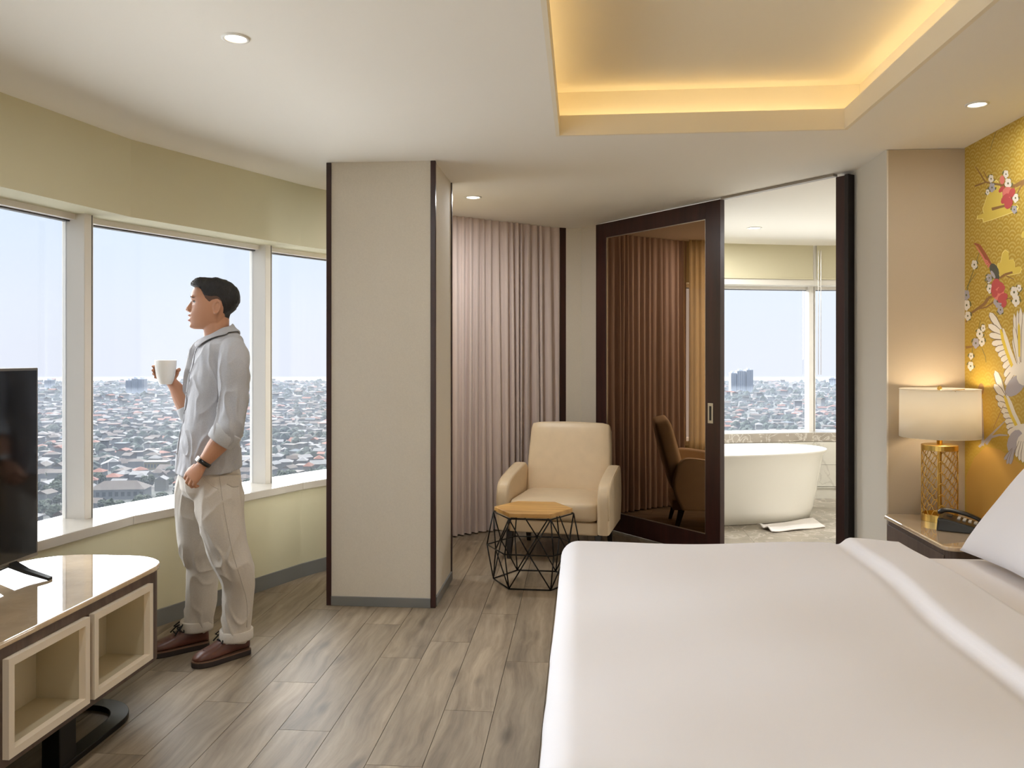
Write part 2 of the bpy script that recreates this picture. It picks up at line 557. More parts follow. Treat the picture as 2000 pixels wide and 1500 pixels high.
fl_poly = inside_room([(-6, REAR_V - 0.05), (MURAL_U + 0.1, REAR_V - 0.05), (MURAL_U + 0.1, 9), (-6, 9)])
floor = MB().prism(fl_poly, -0.08, -0.006).build('floor', MT['subfloor'])
tag(floor, 'greyish oak plank floor of the hotel room', 'floor', kind='structure')
random.seed(5)
PW, PL, GAP = 0.197, 1.22, 0.0011
v_edge = onz(500, 1423).y          # a row of plank ends seen in the photograph
u_edge = onz(545.6, 1423).x
plank_mesh = None
for i in range(-14, 18):
    u0 = u_edge + i * PW
    if u0 > MURAL_U + 0.05 or u0 < -4.2: continue
    off = (0.0, 0.42, 0.81, 0.18, 0.62)[i % 5] * PL
    if i in (-1, 0, 1): off = (0.36, 0.0, 0.62)[i + 1] * PL
    j0 = -6
    for j in range(j0, 8):
        v0 = v_edge + off + j * PL - PL
        if v0 > 7.6 or v0 + PL < REAR_V: continue
        full = [(u0, v0), (u0 + PW, v0), (u0 + PW, v0 + PL), (u0, v0 + PL)]
        full = [(u0 + GAP, v0 + GAP), (u0 + PW - GAP, v0 + GAP), (u0 + PW - GAP, v0 + PL - GAP), (u0 + GAP, v0 + PL - GAP)]
        pc = inside_room(full)
        if len(pc) < 3: continue
        pc = clip(pc, (0, REAR_V), (0, 1))
        if len(pc) < 3: continue
        whole = len(pc) == 4 and all(abs(pc[k][0] - full[k][0]) + abs(pc[k][1] - full[k][1]) < 1e-6 for k in range(4))
        cx, cyy = u0 + PW / 2, v0 + PL / 2
        if whole and plank_mesh is not None:
            o = bpy.data.objects.new('plank', plank_mesh); COL.objects.link(o); o.parent = floor; o.location = (cx, cyy, 0)
        else:
            o = MB().prism([(p[0] - cx, p[1] - cyy) for p in pc], -0.006, 0.0).build('plank', MT['plank'], floor, loc=(cx, cyy, 0))
            if whole: plank_mesh = o.data

# --- ceiling with the lit cove
CV = (-0.1055, 1.258, 0.75, 4.047)      # u0, u1, v0, v1 of the opening
bm = bmesh.new()
out_pts = []
for p in FAC[0:8]: out_pts.append(p)
out_pts += [FAC[8], FAC[9], FAC[10], FAC[11], (FAC[11][0] + 0.05, 4.4), (2.35, 4.4), (2.35, REAR_V - 0.1)]
out_pts = [(p[0], p[1]) for p in out_pts]
ov = [bm.verts.new((p[0], p[1], CEIL)) for p in out_pts]
iv = [bm.verts.new((u, v, CEIL)) for u, v in ((CV[0], CV[2]), (CV[1], CV[2]), (CV[1], CV[3]), (CV[0], CV[3]))]
es = [bm.edges.new((ov[k], ov[(k + 1) % len(ov)])) for k in range(len(ov))] + [bm.edges.new((iv[k], iv[(k + 1) % 4])) for k in range(4)]
bmesh.ops.triangle_fill(bm, use_beauty=True, use_dissolve=False, edges=es)
bmesh.ops.recalc_face_normals(bm, faces=bm.faces[:])
for f in bm.faces:
    if f.normal.z > 0: f.normal_flip()
me = bpy.data.meshes.new('ceiling'); bm.to_mesh(me); bm.free(); me.materials.append(MT['ceiling'])
ceiling = bpy.data.objects.new('ceiling', me); COL.objects.link(ceiling)
tag(ceiling, 'off-white plaster ceiling with a lit rectangular cove', 'ceiling', kind='structure')
# cove: fascia lip, recess walls, raised ceiling
FT, RC, LIPZ, TOPZ = 0.018, 0.105, 2.588, 2.735
u0, u1, v0, v1 = CV
b = MB()
def ringbox(b, a0, a1, c0, c1, t, z0, z1):
    """four thin walls standing just outside the rectangle"""
    b.box(a0 - t, a0, c0 - t, c1 + t, z0, z1)
    b.box(a1, a1 + t, c0 - t, c1 + t, z0, z1)
    b.box(a0, a1, c0 - t, c0, z0, z1)
    b.box(a0, a1, c1, c1 + t, z0, z1)
ringbox(b, u0, u1, v0, v1, FT, CEIL - 0.0005, LIPZ)
tag(b.build('cove_fascia', MT['cove'], ceiling), kind='structure')
b = MB()
ringbox(b, u0 - RC, u1 + RC, v0 - RC, v1 + RC, 0.02, CEIL + 0.002, TOPZ + 0.02)
b.box(u0 - RC - 0.02, u1 + RC + 0.02, v0 - RC - 0.02, v1 + RC + 0.02, TOPZ, TOPZ + 0.02)
tag(b.build('cove_recess', MT['cove'], ceiling), kind='structure')
# LED strips fixed to the back of the fascia, shining on the recess wall
MT['led'] = emit_mat('warm_led', (1.0, 0.84, 0.52, 1), 9.0)
for nm, (a0, a1, c0, c1) in (('x', (u0 - FT - 0.004, u0 - FT, v0, v1)), ('x', (u1 + FT, u1 + FT + 0.004, v0, v1)), ('y', (u0, u1, v0 - FT - 0.004, v0 - FT)), ('y', (u0, u1, v1 + FT, v1 + FT + 0.004))):
    MB().box(a0, a1, c0, c1, CEIL + 0.015, CEIL + 0.04).build('led_strip', MT['led'], ceiling)

# --- right-hand walls
mural = MB().box(MURAL_U, MURAL_U + 0.12, REAR_V, 4.47, 0, CEIL + 0.05)
MT['mural_yellow'] = None
wall_back = tag(MB().box(-4.5, MURAL_U + 0.12, REAR_V - 0.12, REAR_V, 0, CEIL + 0.05).build('wall_rear', MT['plaster']), 'pale plain wall at the far end behind the bed', 'wall', kind='structure')
# the pillar beside the night table
t = thing('wall_pillar_right', 'square pillar in tan wallpaper behind the bedside lamp', 'pillar', (0, 0, 0), kind='structure')
MB().box(1.605, 2.35, 4.475, 5.02, 0, CEIL + 0.02).build('pillar_body', MT['plaster'], t)
MB().box(1.6055, 2.0, 4.468, 4.475, 0, CEIL - 0.004).build('pillar_wallpaper', MT['tanpaper'], t)
MB().box(1.6045, 1.6125, 4.466, 4.4765, 0, CEIL - 0.004).build('corner_bead', MT['wallpaper'], t)

# --- the free-standing pillar in the room
t = thing('wall_pillar', 'free-standing pillar in beige linen wallpaper with dark wood edges', 'pillar', (0, 0, 0), kind='structure')
pu0, pu1, pv0, pv1 = -1.425, -0.81, 4.505, 5.11
MB().box(pu0 + 0.004, pu1 - 0.004, pv0 + 0.004, pv1 - 0.004, 0, CEIL).build('pillar_body', MT['wallpaper'], t)
for a, c in ((pu0, pv0), (pu1 - 0.022, pv0), (pu0, pv1 - 0.022), (pu1 - 0.022, pv1 - 0.022)):
    MB().box(a - 0.003, a + 0.025, c - 0.003, c + 0.025, 0, CEIL - 0.001).build('corner_trim', MT['darkwood'], t, bevel=0.002)
MB().box(pu0 + 0.025, pu1 - 0.025, pv0 - 0.006, pv0 + 0.006, 0, 0.052).build('baseboard', MT['baseboard'], t, bevel=0.002)
MB().box(pu1 - 0.006, pu1 + 0.006, pv0 + 0.025, pv1 - 0.025, 0, 0.052).build('baseboard', MT['baseboard'], t, bevel=0.002)
MB().box(pu0 - 0.006, pu0 + 0.006, pv0 + 0.025, pv1 - 0.025, 0, 0.052).build('baseboard', MT['baseboard'], t, bevel=0.002)

# --- the corner between curtain and sliding door
cc0 = Vector(FAC[8] + (0,)); cc1 = c2w(0.59, 6.99)
cl = c2w(0.455, 6.955)
def vwall(name, a, b, th, z0, z1, mat, label, side):
    d = (b - a).normalized(); n = Vector((-d.y, d.x, 0)) * th * side
    o = MB().prism([(p.x, p.y) for p in (a, b, b + n, a + n)], z0, z1).build(name, mat)
    return tag(o, label, 'wall', kind='structure')
vwall('wall_corner', cl, cc1, 0.16, 0, CEIL, MT['wallpaper'], 'narrow beige wall strip between the curtain and the corner', 1)
vwall('wall_door_side', cc1, DA + DD * 0.0, 0.08, 0, CEIL, MT['wallpaper'], 'narrow pale wall beside the mirrored sliding door', 1)
MB_j = MB().prism([tuple(c2w(*p).xy) for p in ((0.405, 6.935), (0.458, 6.955), (0.43, 7.10), (0.36, 7.06))], 0, CEIL).build('trim_1', MT['darkwood'])
tag(MB_j, 'dark wood upright at the end of the mauve curtain', 'trim', kind='structure')

# --- bathroom shell
def far_side(poly):
    for i in range(8, 11):
        a, b_, d, nn = facet(i)
        poly = clip(poly, (a.x, a.y), (-nn.x, -nn.y))
    return clip(poly, (DA.x + DN.x * 0.02, DA.y + DN.y * 0.02), (DN.x, DN.y))
MT['bathfloor'] = marble_mat('bathroom_floor_stone', rgb(150, 140, 124), rgb(205, 196, 180), 4.0, 0.22, 0.6)
MT['grout'] = M('grout', rgb(150, 142, 130), 0.9)
bfl = MB().prism(far_side([(0.2, 4.5), (3.6, 4.5), (3.6, 9.5), (0.2, 9.5)]), -0.08, -0.002).build('floor_bathroom', MT['grout'])
tag(bfl, 'polished grey stone floor of the bathroom', 'floor', kind='structure')
TS = 0.60
for i in range(0, 7):
    for j in range(0, 9):
        q = [(0.1 + i * TS + .001, 4.6 + j * TS + .001), (0.1 + (i + 1) * TS - .001, 4.6 + j * TS + .001), (0.1 + (i + 1) * TS - .001, 4.6 + (j + 1) * TS - .001), (0.1 + i * TS + .001, 4.6 + (j + 1) * TS - .001)]
        q = clip(far_side(q), (3.6, 0), (-1, 0))
        if len(q) >= 3: MB().prism(q, -0.002, 0.0).build('tile', MT['bathfloor'], bfl)
# tiled wall under the bathroom windows
MT['tile'] = marble_mat('white_vein_tile', rgb(214, 210, 198), rgb(168, 162, 150), 2.5, 0.18, 0.45)
wb = run('wall_bathroom', 8, 11, offset(FAC, 0.015), OUT, 0.0, 0.56, MT['grout'], 'white tiled wall under the bathroom windows')
for i in range(8, 11):
    a, b_, d, nn = facet(i)
    L = (b_ - a).length
    n_ = max(1, round(L / 0.30))
    for k in range(n_):
        s0, s1 = L * k / n_ + 0.0015, L * (k + 1) / n_ - 0.0015
        for z0, z1, pr in ((0.0, 0.098, 0.012), (0.102, 0.112, 0.022), (0.118, 0.330, 0.0), (0.333, 0.556, 0.0)):
            q = [a + d * s0 - nn * pr, a + d * s1 - nn * pr, a + d * s1 + nn * 0.014, a + d * s0 + nn * 0.014]
            MB().prism([(p.x, p.y) for p in q], z0, z1).build('tile', MT['tile'], wb)
MBx = MB().box(3.6, 3.7, 4.9, 9.2, 0, CEIL + 0.02).build('wall_bathroom_side', MT['plaster'])
tag(MBx, 'pale side wall of the bathroom', 'wall', kind='structure')
MBx = MB().box(2.35, 3.7, 4.9, 5.02, 0, CEIL + 0.02).build('wall_bathroom_near', MT['plaster'])
tag(MBx, 'pale bathroom wall behind the tan pillar', 'wall', kind='structure')
# ================================================================ mural wall
def mural_mat():
    m, n, b = new_mat('gold_wave_mural')
    L = n.links
    tc = n.nodes.new('ShaderNodeTexCoord')
    sp = n.nodes.new('ShaderNodeSeparateXYZ'); L.new(tc.outputs['Object'], sp.inputs[0])
    def op(o, a, b_=None, c=None):
        q = n.nodes.new('ShaderNodeMath'); q.operation = o
        for k, x in enumerate((a, b_, c)):
            if x is None: continue
            if isinstance(x, (int, float)): q.inputs[k].default_value = x
            else: L.new(x, q.inputs[k])
        return q.outputs[0]
    S = 9.0
    x = op('MULTIPLY', sp.outputs['Y'], S); z = op('MULTIPLY', sp.outputs['Z'], S)
    row = op('FLOOR', op('DIVIDE', z, 0.25))
    def dist(rr):
        par = op('MULTIPLY', op('MODULO', op('ADD', rr, 1000.0), 2.0), 0.5)
        xx = op('SUBTRACT', op('FRACT', op('ADD', op('SUBTRACT', x, par), 1000.5)), 0.5)
        dz = op('SUBTRACT', z, op('MULTIPLY', rr, 0.25))
        return op('SQRT', op('ADD', op('MULTIPLY', xx, xx), op('MULTIPLY', dz, dz)))
    d1, d2 = dist(op('SUBTRACT', row, 1.0)), dist(row)
    ins = op('LESS_THAN', d1, 0.5)
    d = op('ADD', op('MULTIPLY', d1, ins), op('MULTIPLY', d2, op('SUBTRACT', 1.0, ins)))
    line = op('GREATER_THAN', op('SINE', op('MULTIPLY', d, 2 * PI * 6.0)), 0.1)
    # the print fades out in a band at mid height
    nz = n.nodes.new('ShaderNodeTexNoise'); nz.inputs['Scale'].default_value = 1.6; L.new(tc.outputs['Object'], nz.inputs['Vector'])
    fr = n.nodes.new('ShaderNodeMapRange'); fr.inputs['From Min'].default_value = 0.42; fr.inputs['From Max'].default_value = 0.60
    fr.inputs['To Min'].default_value = 0.08; fr.inputs['To Max'].default_value = 0.5
    top = op('MULTIPLY', op('SUBTRACT', sp.outputs['Z'], 1.35), 0.45)
    L.new(op('ADD', nz.outputs['Fac'], top), fr.inputs['Value'])
    mx = n.nodes.new('ShaderNodeMix'); mx.data_type = 'RGBA'
    L.new(op('MULTIPLY', line, fr.outputs[0]), mx.inputs[0])
    mx.inputs[6].default_value = rgb(184, 150, 52); mx.inputs[7].default_value = rgb(212, 192, 116)
    L.new(mx.outputs[2], b.inputs['Base Color'])
    b.inputs['Roughness'].default_value = 0.6
    return m
wall_r = mural.build('wall_right', mural_mat())
tag(wall_r, 'gold mural wall printed with waves, cranes, birds and plum blossom', 'wall', kind='structure')

MT['pr_white'] = M('print_white', rgb(236, 228, 214), 0.6)
MT['pr_grey'] = M('print_grey', rgb(176, 170, 176), 0.6)
MT['pr_line'] = M('print_line', rgb(128, 112, 92), 0.6)
MT['pr_yellow'] = M('print_yellow', rgb(232, 202, 70), 0.6)
MT['pr_cloud'] = M('print_cloud', rgb(222, 196, 88), 0.6)
MT['pr_cedge'] = M('print_cloud_edge', rgb(244, 226, 140), 0.6)
MT['pr_red'] = M('print_red', rgb(196, 84, 84), 0.6)
MT['pr_pink'] = M('print_pink', rgb(224, 128, 116), 0.6)
MT['pr_branch'] = M('print_branch', rgb(150, 112, 66), 0.6)
MT['pr_leaf'] = M('print_leaf', rgb(112, 112, 74), 0.6)
MT['pr_bird'] = M('print_bird', rgb(84, 84, 72), 0.6)
MT['pr_tail'] = M('print_tail', rgb(166, 90, 60), 0.6)
MT['pr_ochre'] = M('print_ochre', rgb(194, 150, 70), 0.6)

class Print:
    """flat printed motif on the mural plane; every polygon is given by where it sits on the wall"""
    def __init__(s, mats):
        s.b = MB(); s.mats = mats; s.k = 0
    def poly(s, pts, mi, layer=None):
        s.k += 1
        off = 0.0003 + 0.000003 * s.k
        q = [on_u(p[0], p[1], MURAL_U - off) for p in pts]
        s.b.add(q, [tuple(range(len(q)))], mi)
    def strip(s, pts, ws, mi):
        for i in range(len(pts) - 1):
            (x0, y0), (x1, y1) = pts[i], pts[i + 1]
            dx, dy = x1 - x0, y1 - y0; L = math.hypot(dx, dy) or 1
            nx, ny = -dy / L, dx / L
            w0, w1 = ws[i] / 2, ws[i + 1] / 2
            s.poly([(x0 + nx * w0, y0 + ny * w0), (x1 + nx * w1, y1 + ny * w1), (x1 - nx * w1, y1 - ny * w1), (x0 - nx * w0, y0 - ny * w0)], mi)
    def blob(s, cx, cy_, rx, ry, mi, n=10, rot=0.0, wob=0.0):
        c_, s_ = math.cos(rot), math.sin(rot)
        pts = []
        for k in range(n):
            a = 2 * PI * k / n
            q = 1 + wob * math.sin(a * 5)
            x, y = rx * q * math.cos(a), ry * q * math.sin(a)
            pts.append((cx + x * c_ - y * s_, cy_ + x * s_ + y * c_))
        s.poly(pts, mi)
    def flower(s, cx, cy_, r, mp, mc):
        for k in range(5):
            a = 2 * PI * k / 5 + 0.4
            s.blob(cx + 0.45 * r * math.cos(a), cy_ + 0.75 * r * math.sin(a), 0.42 * r, 0.62 * r, mp, 8)
        s.blob(cx, cy_, 0.22 * r, 0.3 * r, mc, 6)
    def feather(s, x0, y0, x1, y1, wd, mi, ml):
        dx, dy = x1 - x0, y1 - y0; L = math.hypot(dx, dy); nx, ny = -dy / L, dx / L
        def shape(k):
            return [(x0 + nx * wd * .3 * k, y0 + ny * wd * .3 * k), (x0 + dx * .6 + nx * wd * .5 * k, y0 + dy * .6 + ny * wd * .5 * k), (x0 + dx * .88 + nx * wd * .38 * k, y0 + dy * .88 + ny * wd * .38 * k), (x1, y1),
                    (x0 + dx * .88 - nx * wd * .38 * k, y0 + dy * .88 - ny * wd * .38 * k), (x0 + dx * .6 - nx * wd * .5 * k, y0 + dy * .6 - ny * wd * .5 * k), (x0 - nx * wd * .3 * k, y0 - ny * wd * .3 * k)]
        s.poly(shape(1.22), ml); s.poly(shape(0.95), mi)
    def build(s, name, label):
        o = s.b.build(name, s.mats, wall_r)
        o['label'] = label
        return o
ZA = lambda x, y: (1870 + x / 4.412, 220 + y / 4.412)       # reading scale of the upper part
ZB = lambda x, y: (1870 + x / 3.571, 540 + y / 3.571)
# --- clouds
p = Print([MT['pr_cedge'], MT['pr_cloud']])
cl1 = [(240, 760), (215, 830), (225, 870), (170, 890), (165, 920), (215, 915), (222, 948), (300, 925), (510, 850), (528, 820), (515, 795), (420, 800), (385, 760), (385, 690), (350, 590), (335, 578), (318, 590), (315, 660), (262, 690)]
cl2 = [(345, 1300), (370, 1290), (385, 1210), (410, 1180), (440, 1200), (445, 1270), (480, 1262), (497, 1300), (495, 1335), (540, 1325), (556, 1350), (540, 1385), (470, 1400), (365, 1412), (345, 1380)]
cl3 = [(552, 1050), (560, 1028), (600, 1010), (640, 1030), (640, 1075), (556, 1078)]
for c in (cl1, cl2, cl3):
    q = [ZA(*x) for x in c]
    mx_, my_ = sum(x[0] for x in q) / len(q), sum(x[1] for x in q) / len(q)
    p.poly(q, 0); p.poly([(mx_ + (x - mx_) * 0.955, my_ + (y - my_) * 0.955) for x, y in q], 1)
p.build('printed_clouds', 'pale yellow scalloped clouds')
# --- blossom branches
p = Print([MT['pr_branch'], MT['pr_white'], MT['pr_red'], MT['pr_pink'], MT['pr_leaf'], MT['pr_grey']])
S_ = lambda f, pts, ws, mi=0: p.strip([f(*x) for x in pts], ws, mi)
S_(ZA, [(155, 465), (195, 525), (240, 598), (330, 615), (420, 630), (500, 632), (545, 605), (640, 570)], [1.5, 2, 3, 4, 5, 7, 8, 10])
S_(ZA, [(150, 634), (200, 615), (250, 598)], [3, 3, 2])
S_(ZA, [(225, 505), (258, 570)], [1.5, 2]); S_(ZA, [(520, 690), (545, 640), (570, 612)], [2, 3, 4])
S_(ZA, [(296, 832), (360, 815), (440, 795), (480, 780)], [6, 5, 4, 2])
S_(ZA, [(330, 165), (280, 325)], [0.8, 0.8], 4)
S_(ZA, [(188, 1208), (140, 1350), (90, 1500), (70, 1600)], [1, 1.2, 1.5, 2], 4)
S_(ZA, [(365, 1425), (410, 1395), (475, 1375)], [4, 5, 4])
S_(ZB, [(60, 320), (90, 260), (140, 225), (190, 190), (215, 150), (240, 140)], [3, 4, 5, 6, 6, 4])
S_(ZB, [(130, 230), (200, 215), (270, 165), (380, 150), (430, 140)], [2, 3, 3, 2, 1])
S_(ZB, [(58, 495), (100, 490), (120, 470)], [5, 4, 2]); S_(ZB, [(160, 305), (140, 400), (120, 470)], [0.8, 1, 1], 4)
S_(ZB, [(170, 500), (195, 560), (200, 600)], [1, 1, .8], 4); S_(ZB, [(105, 490), (100, 560), (92, 670)], [1, 1, 1], 4)
S_(ZB, [(320, 900), (290, 970), (250, 1060)], [1, 1.5, 1]); S_(ZB, [(60, 80), (100, 20), (130, -20)], [1, 1, 1], 4)
S_(ZB, [(395, 20), (340, -5)], [1.5, 2])
random.seed(3)
for f, fl in ((ZA, [(418, 530, 7), (436, 610, 9), (500, 735, 8), (490, 835, 7), (290, 570, 7), (298, 645, 8), (260, 685, 5), (145, 1310, 8), (270, 1430, 8)]),
              (ZB, [(62, 130, 9), (64, 200, 9), (72, 275, 8), (225, 85, 8), (280, 172, 11), (300, 232, 8), (395, 110, 10), (408, 170, 10), (430, 80, 6), (155, 400, 9), (170, 455, 8), (128, 465, 9), (180, 360, 6), (95, 555, 6), (92, 625, 8), (222, 10, 7)])):
    for x, y, r in fl:
        q = f(x, y)
        for k in range(4):
            a = random.random() * 6.28
            p.blob(q[0] + r * 0.9 * math.cos(a), q[1] + r * 1.1 * math.sin(a), 1.4, 3.0, 4, 6, a)
        p.flower(q[0], q[1], r * 0.9, 1 if random.random() < .7 else 5, 4)
for f, reds in ((ZA, [(385, 580, 5, 9), (380, 660, 4, 8), (430, 690, 10, 12), (410, 740, 6, 12), (440, 780, 8, 12), (470, 690, 6, 10), (330, 1480, 8, 12), (360, 1500, 9, 10)]),
                (ZB, [(270, 80, 9, 14), (290, 120, 10, 14), (315, 150, 8, 12), (260, 120, 6, 8), (305, 90, 6, 10), (325, 190, 5, 8)])):
    for x, y, rx, ry in reds:
        q = f(x, y)
        p.blob(q[0], q[1], rx, ry, 2 if random.random() < .6 else 3, 9, random.random())
p.build('printed_blossom_branches', 'brown branches with white and red blossom')
# --- long-tailed bird
p = Print([MT['pr_bird'], MT['pr_tail'], MT['pr_grey'], MT['pr_pink']])
p.strip([ZA(*x) for x in ((145, 1128), (185, 1145), (230, 1215), (262, 1275), (285, 1310))], [3, 6, 7, 8, 6], 1)
p.strip([ZA(*x) for x in ((160, 1150), (215, 1235), (255, 1310))], [1.5, 3, 4], 3)
for k in range(4): p.feather(*ZA(262 + k * 6, 1280 + 8 * k), *ZA(236 + k * 8, 1270 + 22 * k), 3, 3, 1)
p.blob(*ZA(318, 1362), 8.5, 15, 0, 12, -0.35); p.blob(*ZA(340, 1420), 5, 8, 0, 10, 0.2); p.blob(*ZA(306, 1395), 3, 9, 2, 8, -0.5)
p.build('printed_bird', 'small dark bird with a long rust-coloured tail')
# --- cranes
def crane(tips, shaft, body, tail, label, neck=()):
    p = Print([MT['pr_white'], MT['pr_line'], MT['pr_yellow'], MT['pr_grey'], MT['pr_red']])
    n = len(tips)
    for k, (tx, ty) in enumerate(tips):
        f = k / max(1, n - 1) * (len(shaft) - 1); i = min(int(f), len(shaft) - 2); g = f - i
        sx, sy = shaft[i][0] + (shaft[i + 1][0] - shaft[i][0]) * g, shaft[i][1] + (shaft[i + 1][1] - shaft[i][1]) * g
        p.feather(*ZB(sx, sy), *ZB(tx, ty), 12, 0, 1)
    sh = [ZB(*x) for x in shaft]
    p.strip(sh, [3] + [8] * (len(sh) - 2) + [7], 2)
    p.strip([(x + 5, y - 2) for x, y in sh], [3] + [7] * (len(sh) - 2) + [6], 0)
    for b_ in body: p.blob(*ZB(b_[0], b_[1]), b_[2], b_[3], b_[5] if len(b_) > 5 else 0, 12, b_[4])
    for x0, y0, x1, y1, wd, mi in tail: p.feather(*ZB(x0, y0), *ZB(x1, y1), wd, mi, 1)
    if neck:
        q = [ZB(*x) for x in neck]
        p.strip(q, [9, 6, 5, 4, 4][:len(q)], 0); p.blob(q[-1][0], q[-1][1], 5, 4, 0, 8)
        p.strip([q[-1], (q[-1][0] + 14, q[-1][1] + 3)], [3, .6], 1); p.blob(q[-1][0], q[-1][1] - 3, 2.5, 1.5, 4, 8)
    return p.build('printed_crane', label)
crane([(225, 250), (215, 335), (220, 405), (238, 470), (262, 515), (285, 555), (305, 590), (320, 640), (330, 700), (335, 760), (345, 815)],
      [(300, 370), (320, 440), (345, 520), (375, 600), (410, 690)],
      [(440, 640, 22, 13, -0.4), (405, 760, 15, 26, 0.7, 3), (470, 690, 16, 20, 0.2)],
      [(430, 600, 395, 255, 8, 0), (440, 590, 418, 235, 8, 0), (450, 590, 440, 215, 9, 0), (455, 600, 470, 225, 9, 0), (425, 610, 388, 430, 8, 0), (428, 600, 392, 345, 8, 0), (432, 560, 428, 320, 5, 2)],
      'flying white crane with yellow-barred wings, upper of two', ((475, 640), (540, 640), (600, 600), (650, 590), (690, 610)))
crane([(262, 655), (256, 750), (265, 830), (280, 880), (300, 925), (318, 965), (330, 1010), (340, 1055), (350, 1095)],
      [(325, 830), (350, 890), (375, 960), (400, 1010), (420, 1055)],
      [(440, 1080, 24, 14, -0.3), (400, 1150, 14, 24, 0.35, 3), (455, 1160, 12, 18, 0.2)],
      [(390, 1200, 325, 1280, 7, 3), (385, 1205, 345, 1310, 7, 3), (392, 1205, 366, 1312, 7, 3), (440, 1150, 410, 1260, 9, 0), (455, 1150, 432, 1285, 9, 0), (470, 1150, 455, 1300, 9, 0)],
      'flying white crane with spread wing above the pillow', ((470, 1080), (540, 1100), (600, 1080), (650, 1090), (690, 1120)))
# --- reeds and ochre mound at the bottom
p = Print([MT['pr_ochre'], MT['pr_grey'], MT['pr_branch']])
p.poly([ZB(*x) for x in ((60, 1500), (60, 1390), (120, 1260), (200, 1185), (300, 1210), (400, 1280), (480, 1330), (640, 1300), (640, 2100), (60, 2100))], 0)
p.strip([ZB(*x) for x in ((150, 1190), (200, 1140), (260, 1080), (330, 1010))], [5, 4, 4, 2], 1)
p.strip([ZB(*x) for x in ((200, 1170), (235, 1120), (290, 1105), (350, 1108))], [5, 5, 4, 2], 1)
p.strip([ZB(*x) for x in ((175, 1180), (178, 1050), (172, 850))], [6, 3, 1], 1)
p.blob(*ZB(165, 785), 6, 12, 2, 8)
p.build('printed_reeds', 'grey reeds on an ochre mound')
# the same motifs return further along the wall
for o in list(wall_r.children):
    for dv, dz in ((-1.35, 0.0), (-2.75, 0.12), (-4.15, -0.05)):
        if o.name.startswith('printed_reeds') and dz: dz = 0.0
        c_ = o.copy(); COL.objects.link(c_); c_.parent = wall_r; c_.location = (0, dv, dz)
        if 'label' in c_: del c_['label']

# ================================================================ mirrored sliding door and its jamb
MT['mirror'] = M('bronze_mirror', rgb(172, 144, 120), 0.0, metal=1.0)
MT['steel'] = M('satin_steel', rgb(196, 192, 184), 0.32, metal=1.0)
MT['dark'] = M('dark_recess', rgb(40, 38, 36), 0.5)
ang = math.atan2(DD.y, DD.x)
t = thing('door_1', 'dark wood sliding door with a tall bronze mirror', 'door', DA, ang, kind='structure')
# local x runs along the door, local y points to the bathroom when positive
W_, TH_ = 1.327, 0.045
sgn = 1.0 if Vector((-math.sin(ang), math.cos(ang), 0)).dot(DN) > 0 else -1.0
def dbox(name, x0, x1, y0, y1, z0, z1, mat, bev=0.002, par=None):
    a, c = sorted((y0 * sgn, y1 * sgn))
    return MB().box(x0, x1, a, c, z0, z1).build(name, mat, par or t, bevel=bev)
ZT = CEIL - 0.012
dbox('stile', 0.0, 0.125, -TH_, 0, 0.012, ZT, MT['darkwood'])
dbox('stile', W_ - 0.135, W_, -TH_, 0, 0.012, ZT, MT['darkwood'])
dbox('top_rail', 0.125, W_ - 0.135, -TH_, 0, 2.36, ZT, MT['darkwood'])
dbox('bottom_rail', 0.125, W_ - 0.135, -TH_, 0, 0.012, 0.155, MT['darkwood'])
dbox('mirror', 0.125, W_ - 0.135, -TH_ + 0.012, -0.006, 0.155, 2.36, MT['mirror'], 0)
for x0, x1, z0, z1 in ((0.125, 0.130, 0.155, 2.36), (W_ - 0.140, W_ - 0.135, 0.155, 2.36), (0.130, W_ - 0.140, 2.355, 2.36), (0.130, W_ - 0.140, 0.155, 0.16)):
    dbox('mirror_edge', x0, x1, -TH_ + 0.004, -TH_ + 0.012, z0, z1, MT['steel'], 0)
hx = W_ - 0.085
hp = dbox('pull_plate', hx - 0.024, hx + 0.024, -TH_ - 0.003, -TH_, 0.935, 1.075, MT['steel'], 0.001)
dbox('pull_recess', hx - 0.010, hx + 0.010, -TH_ - 0.0036, -TH_ - 0.003, 0.955, 1.055, MT['dark'], 0, hp)
L_ = (DC - DA).length
dbox('ceiling_track', W_ + 0.01, L_ - 0.002, -0.05, -0.01, CEIL - 0.016, CEIL - 0.001, M('track_grey', rgb(150, 142, 130), 0.5), 0)
t2 = thing('trim_2', 'dark wood jamb at the open end of the sliding door', 'trim', DC, ang, kind='structure')
t = t2
dbox('jamb', 0.0, 0.075, -0.03, 0.09, 0.0, CEIL - 0.02, MT['darkwood'], 0.003)
dbox('jamb_stop', 0.075, 0.10, -0.055, 0.05, 0.0, CEIL - 0.02, M('black_stop', rgb(26, 18, 17), 0.5), 0.003)
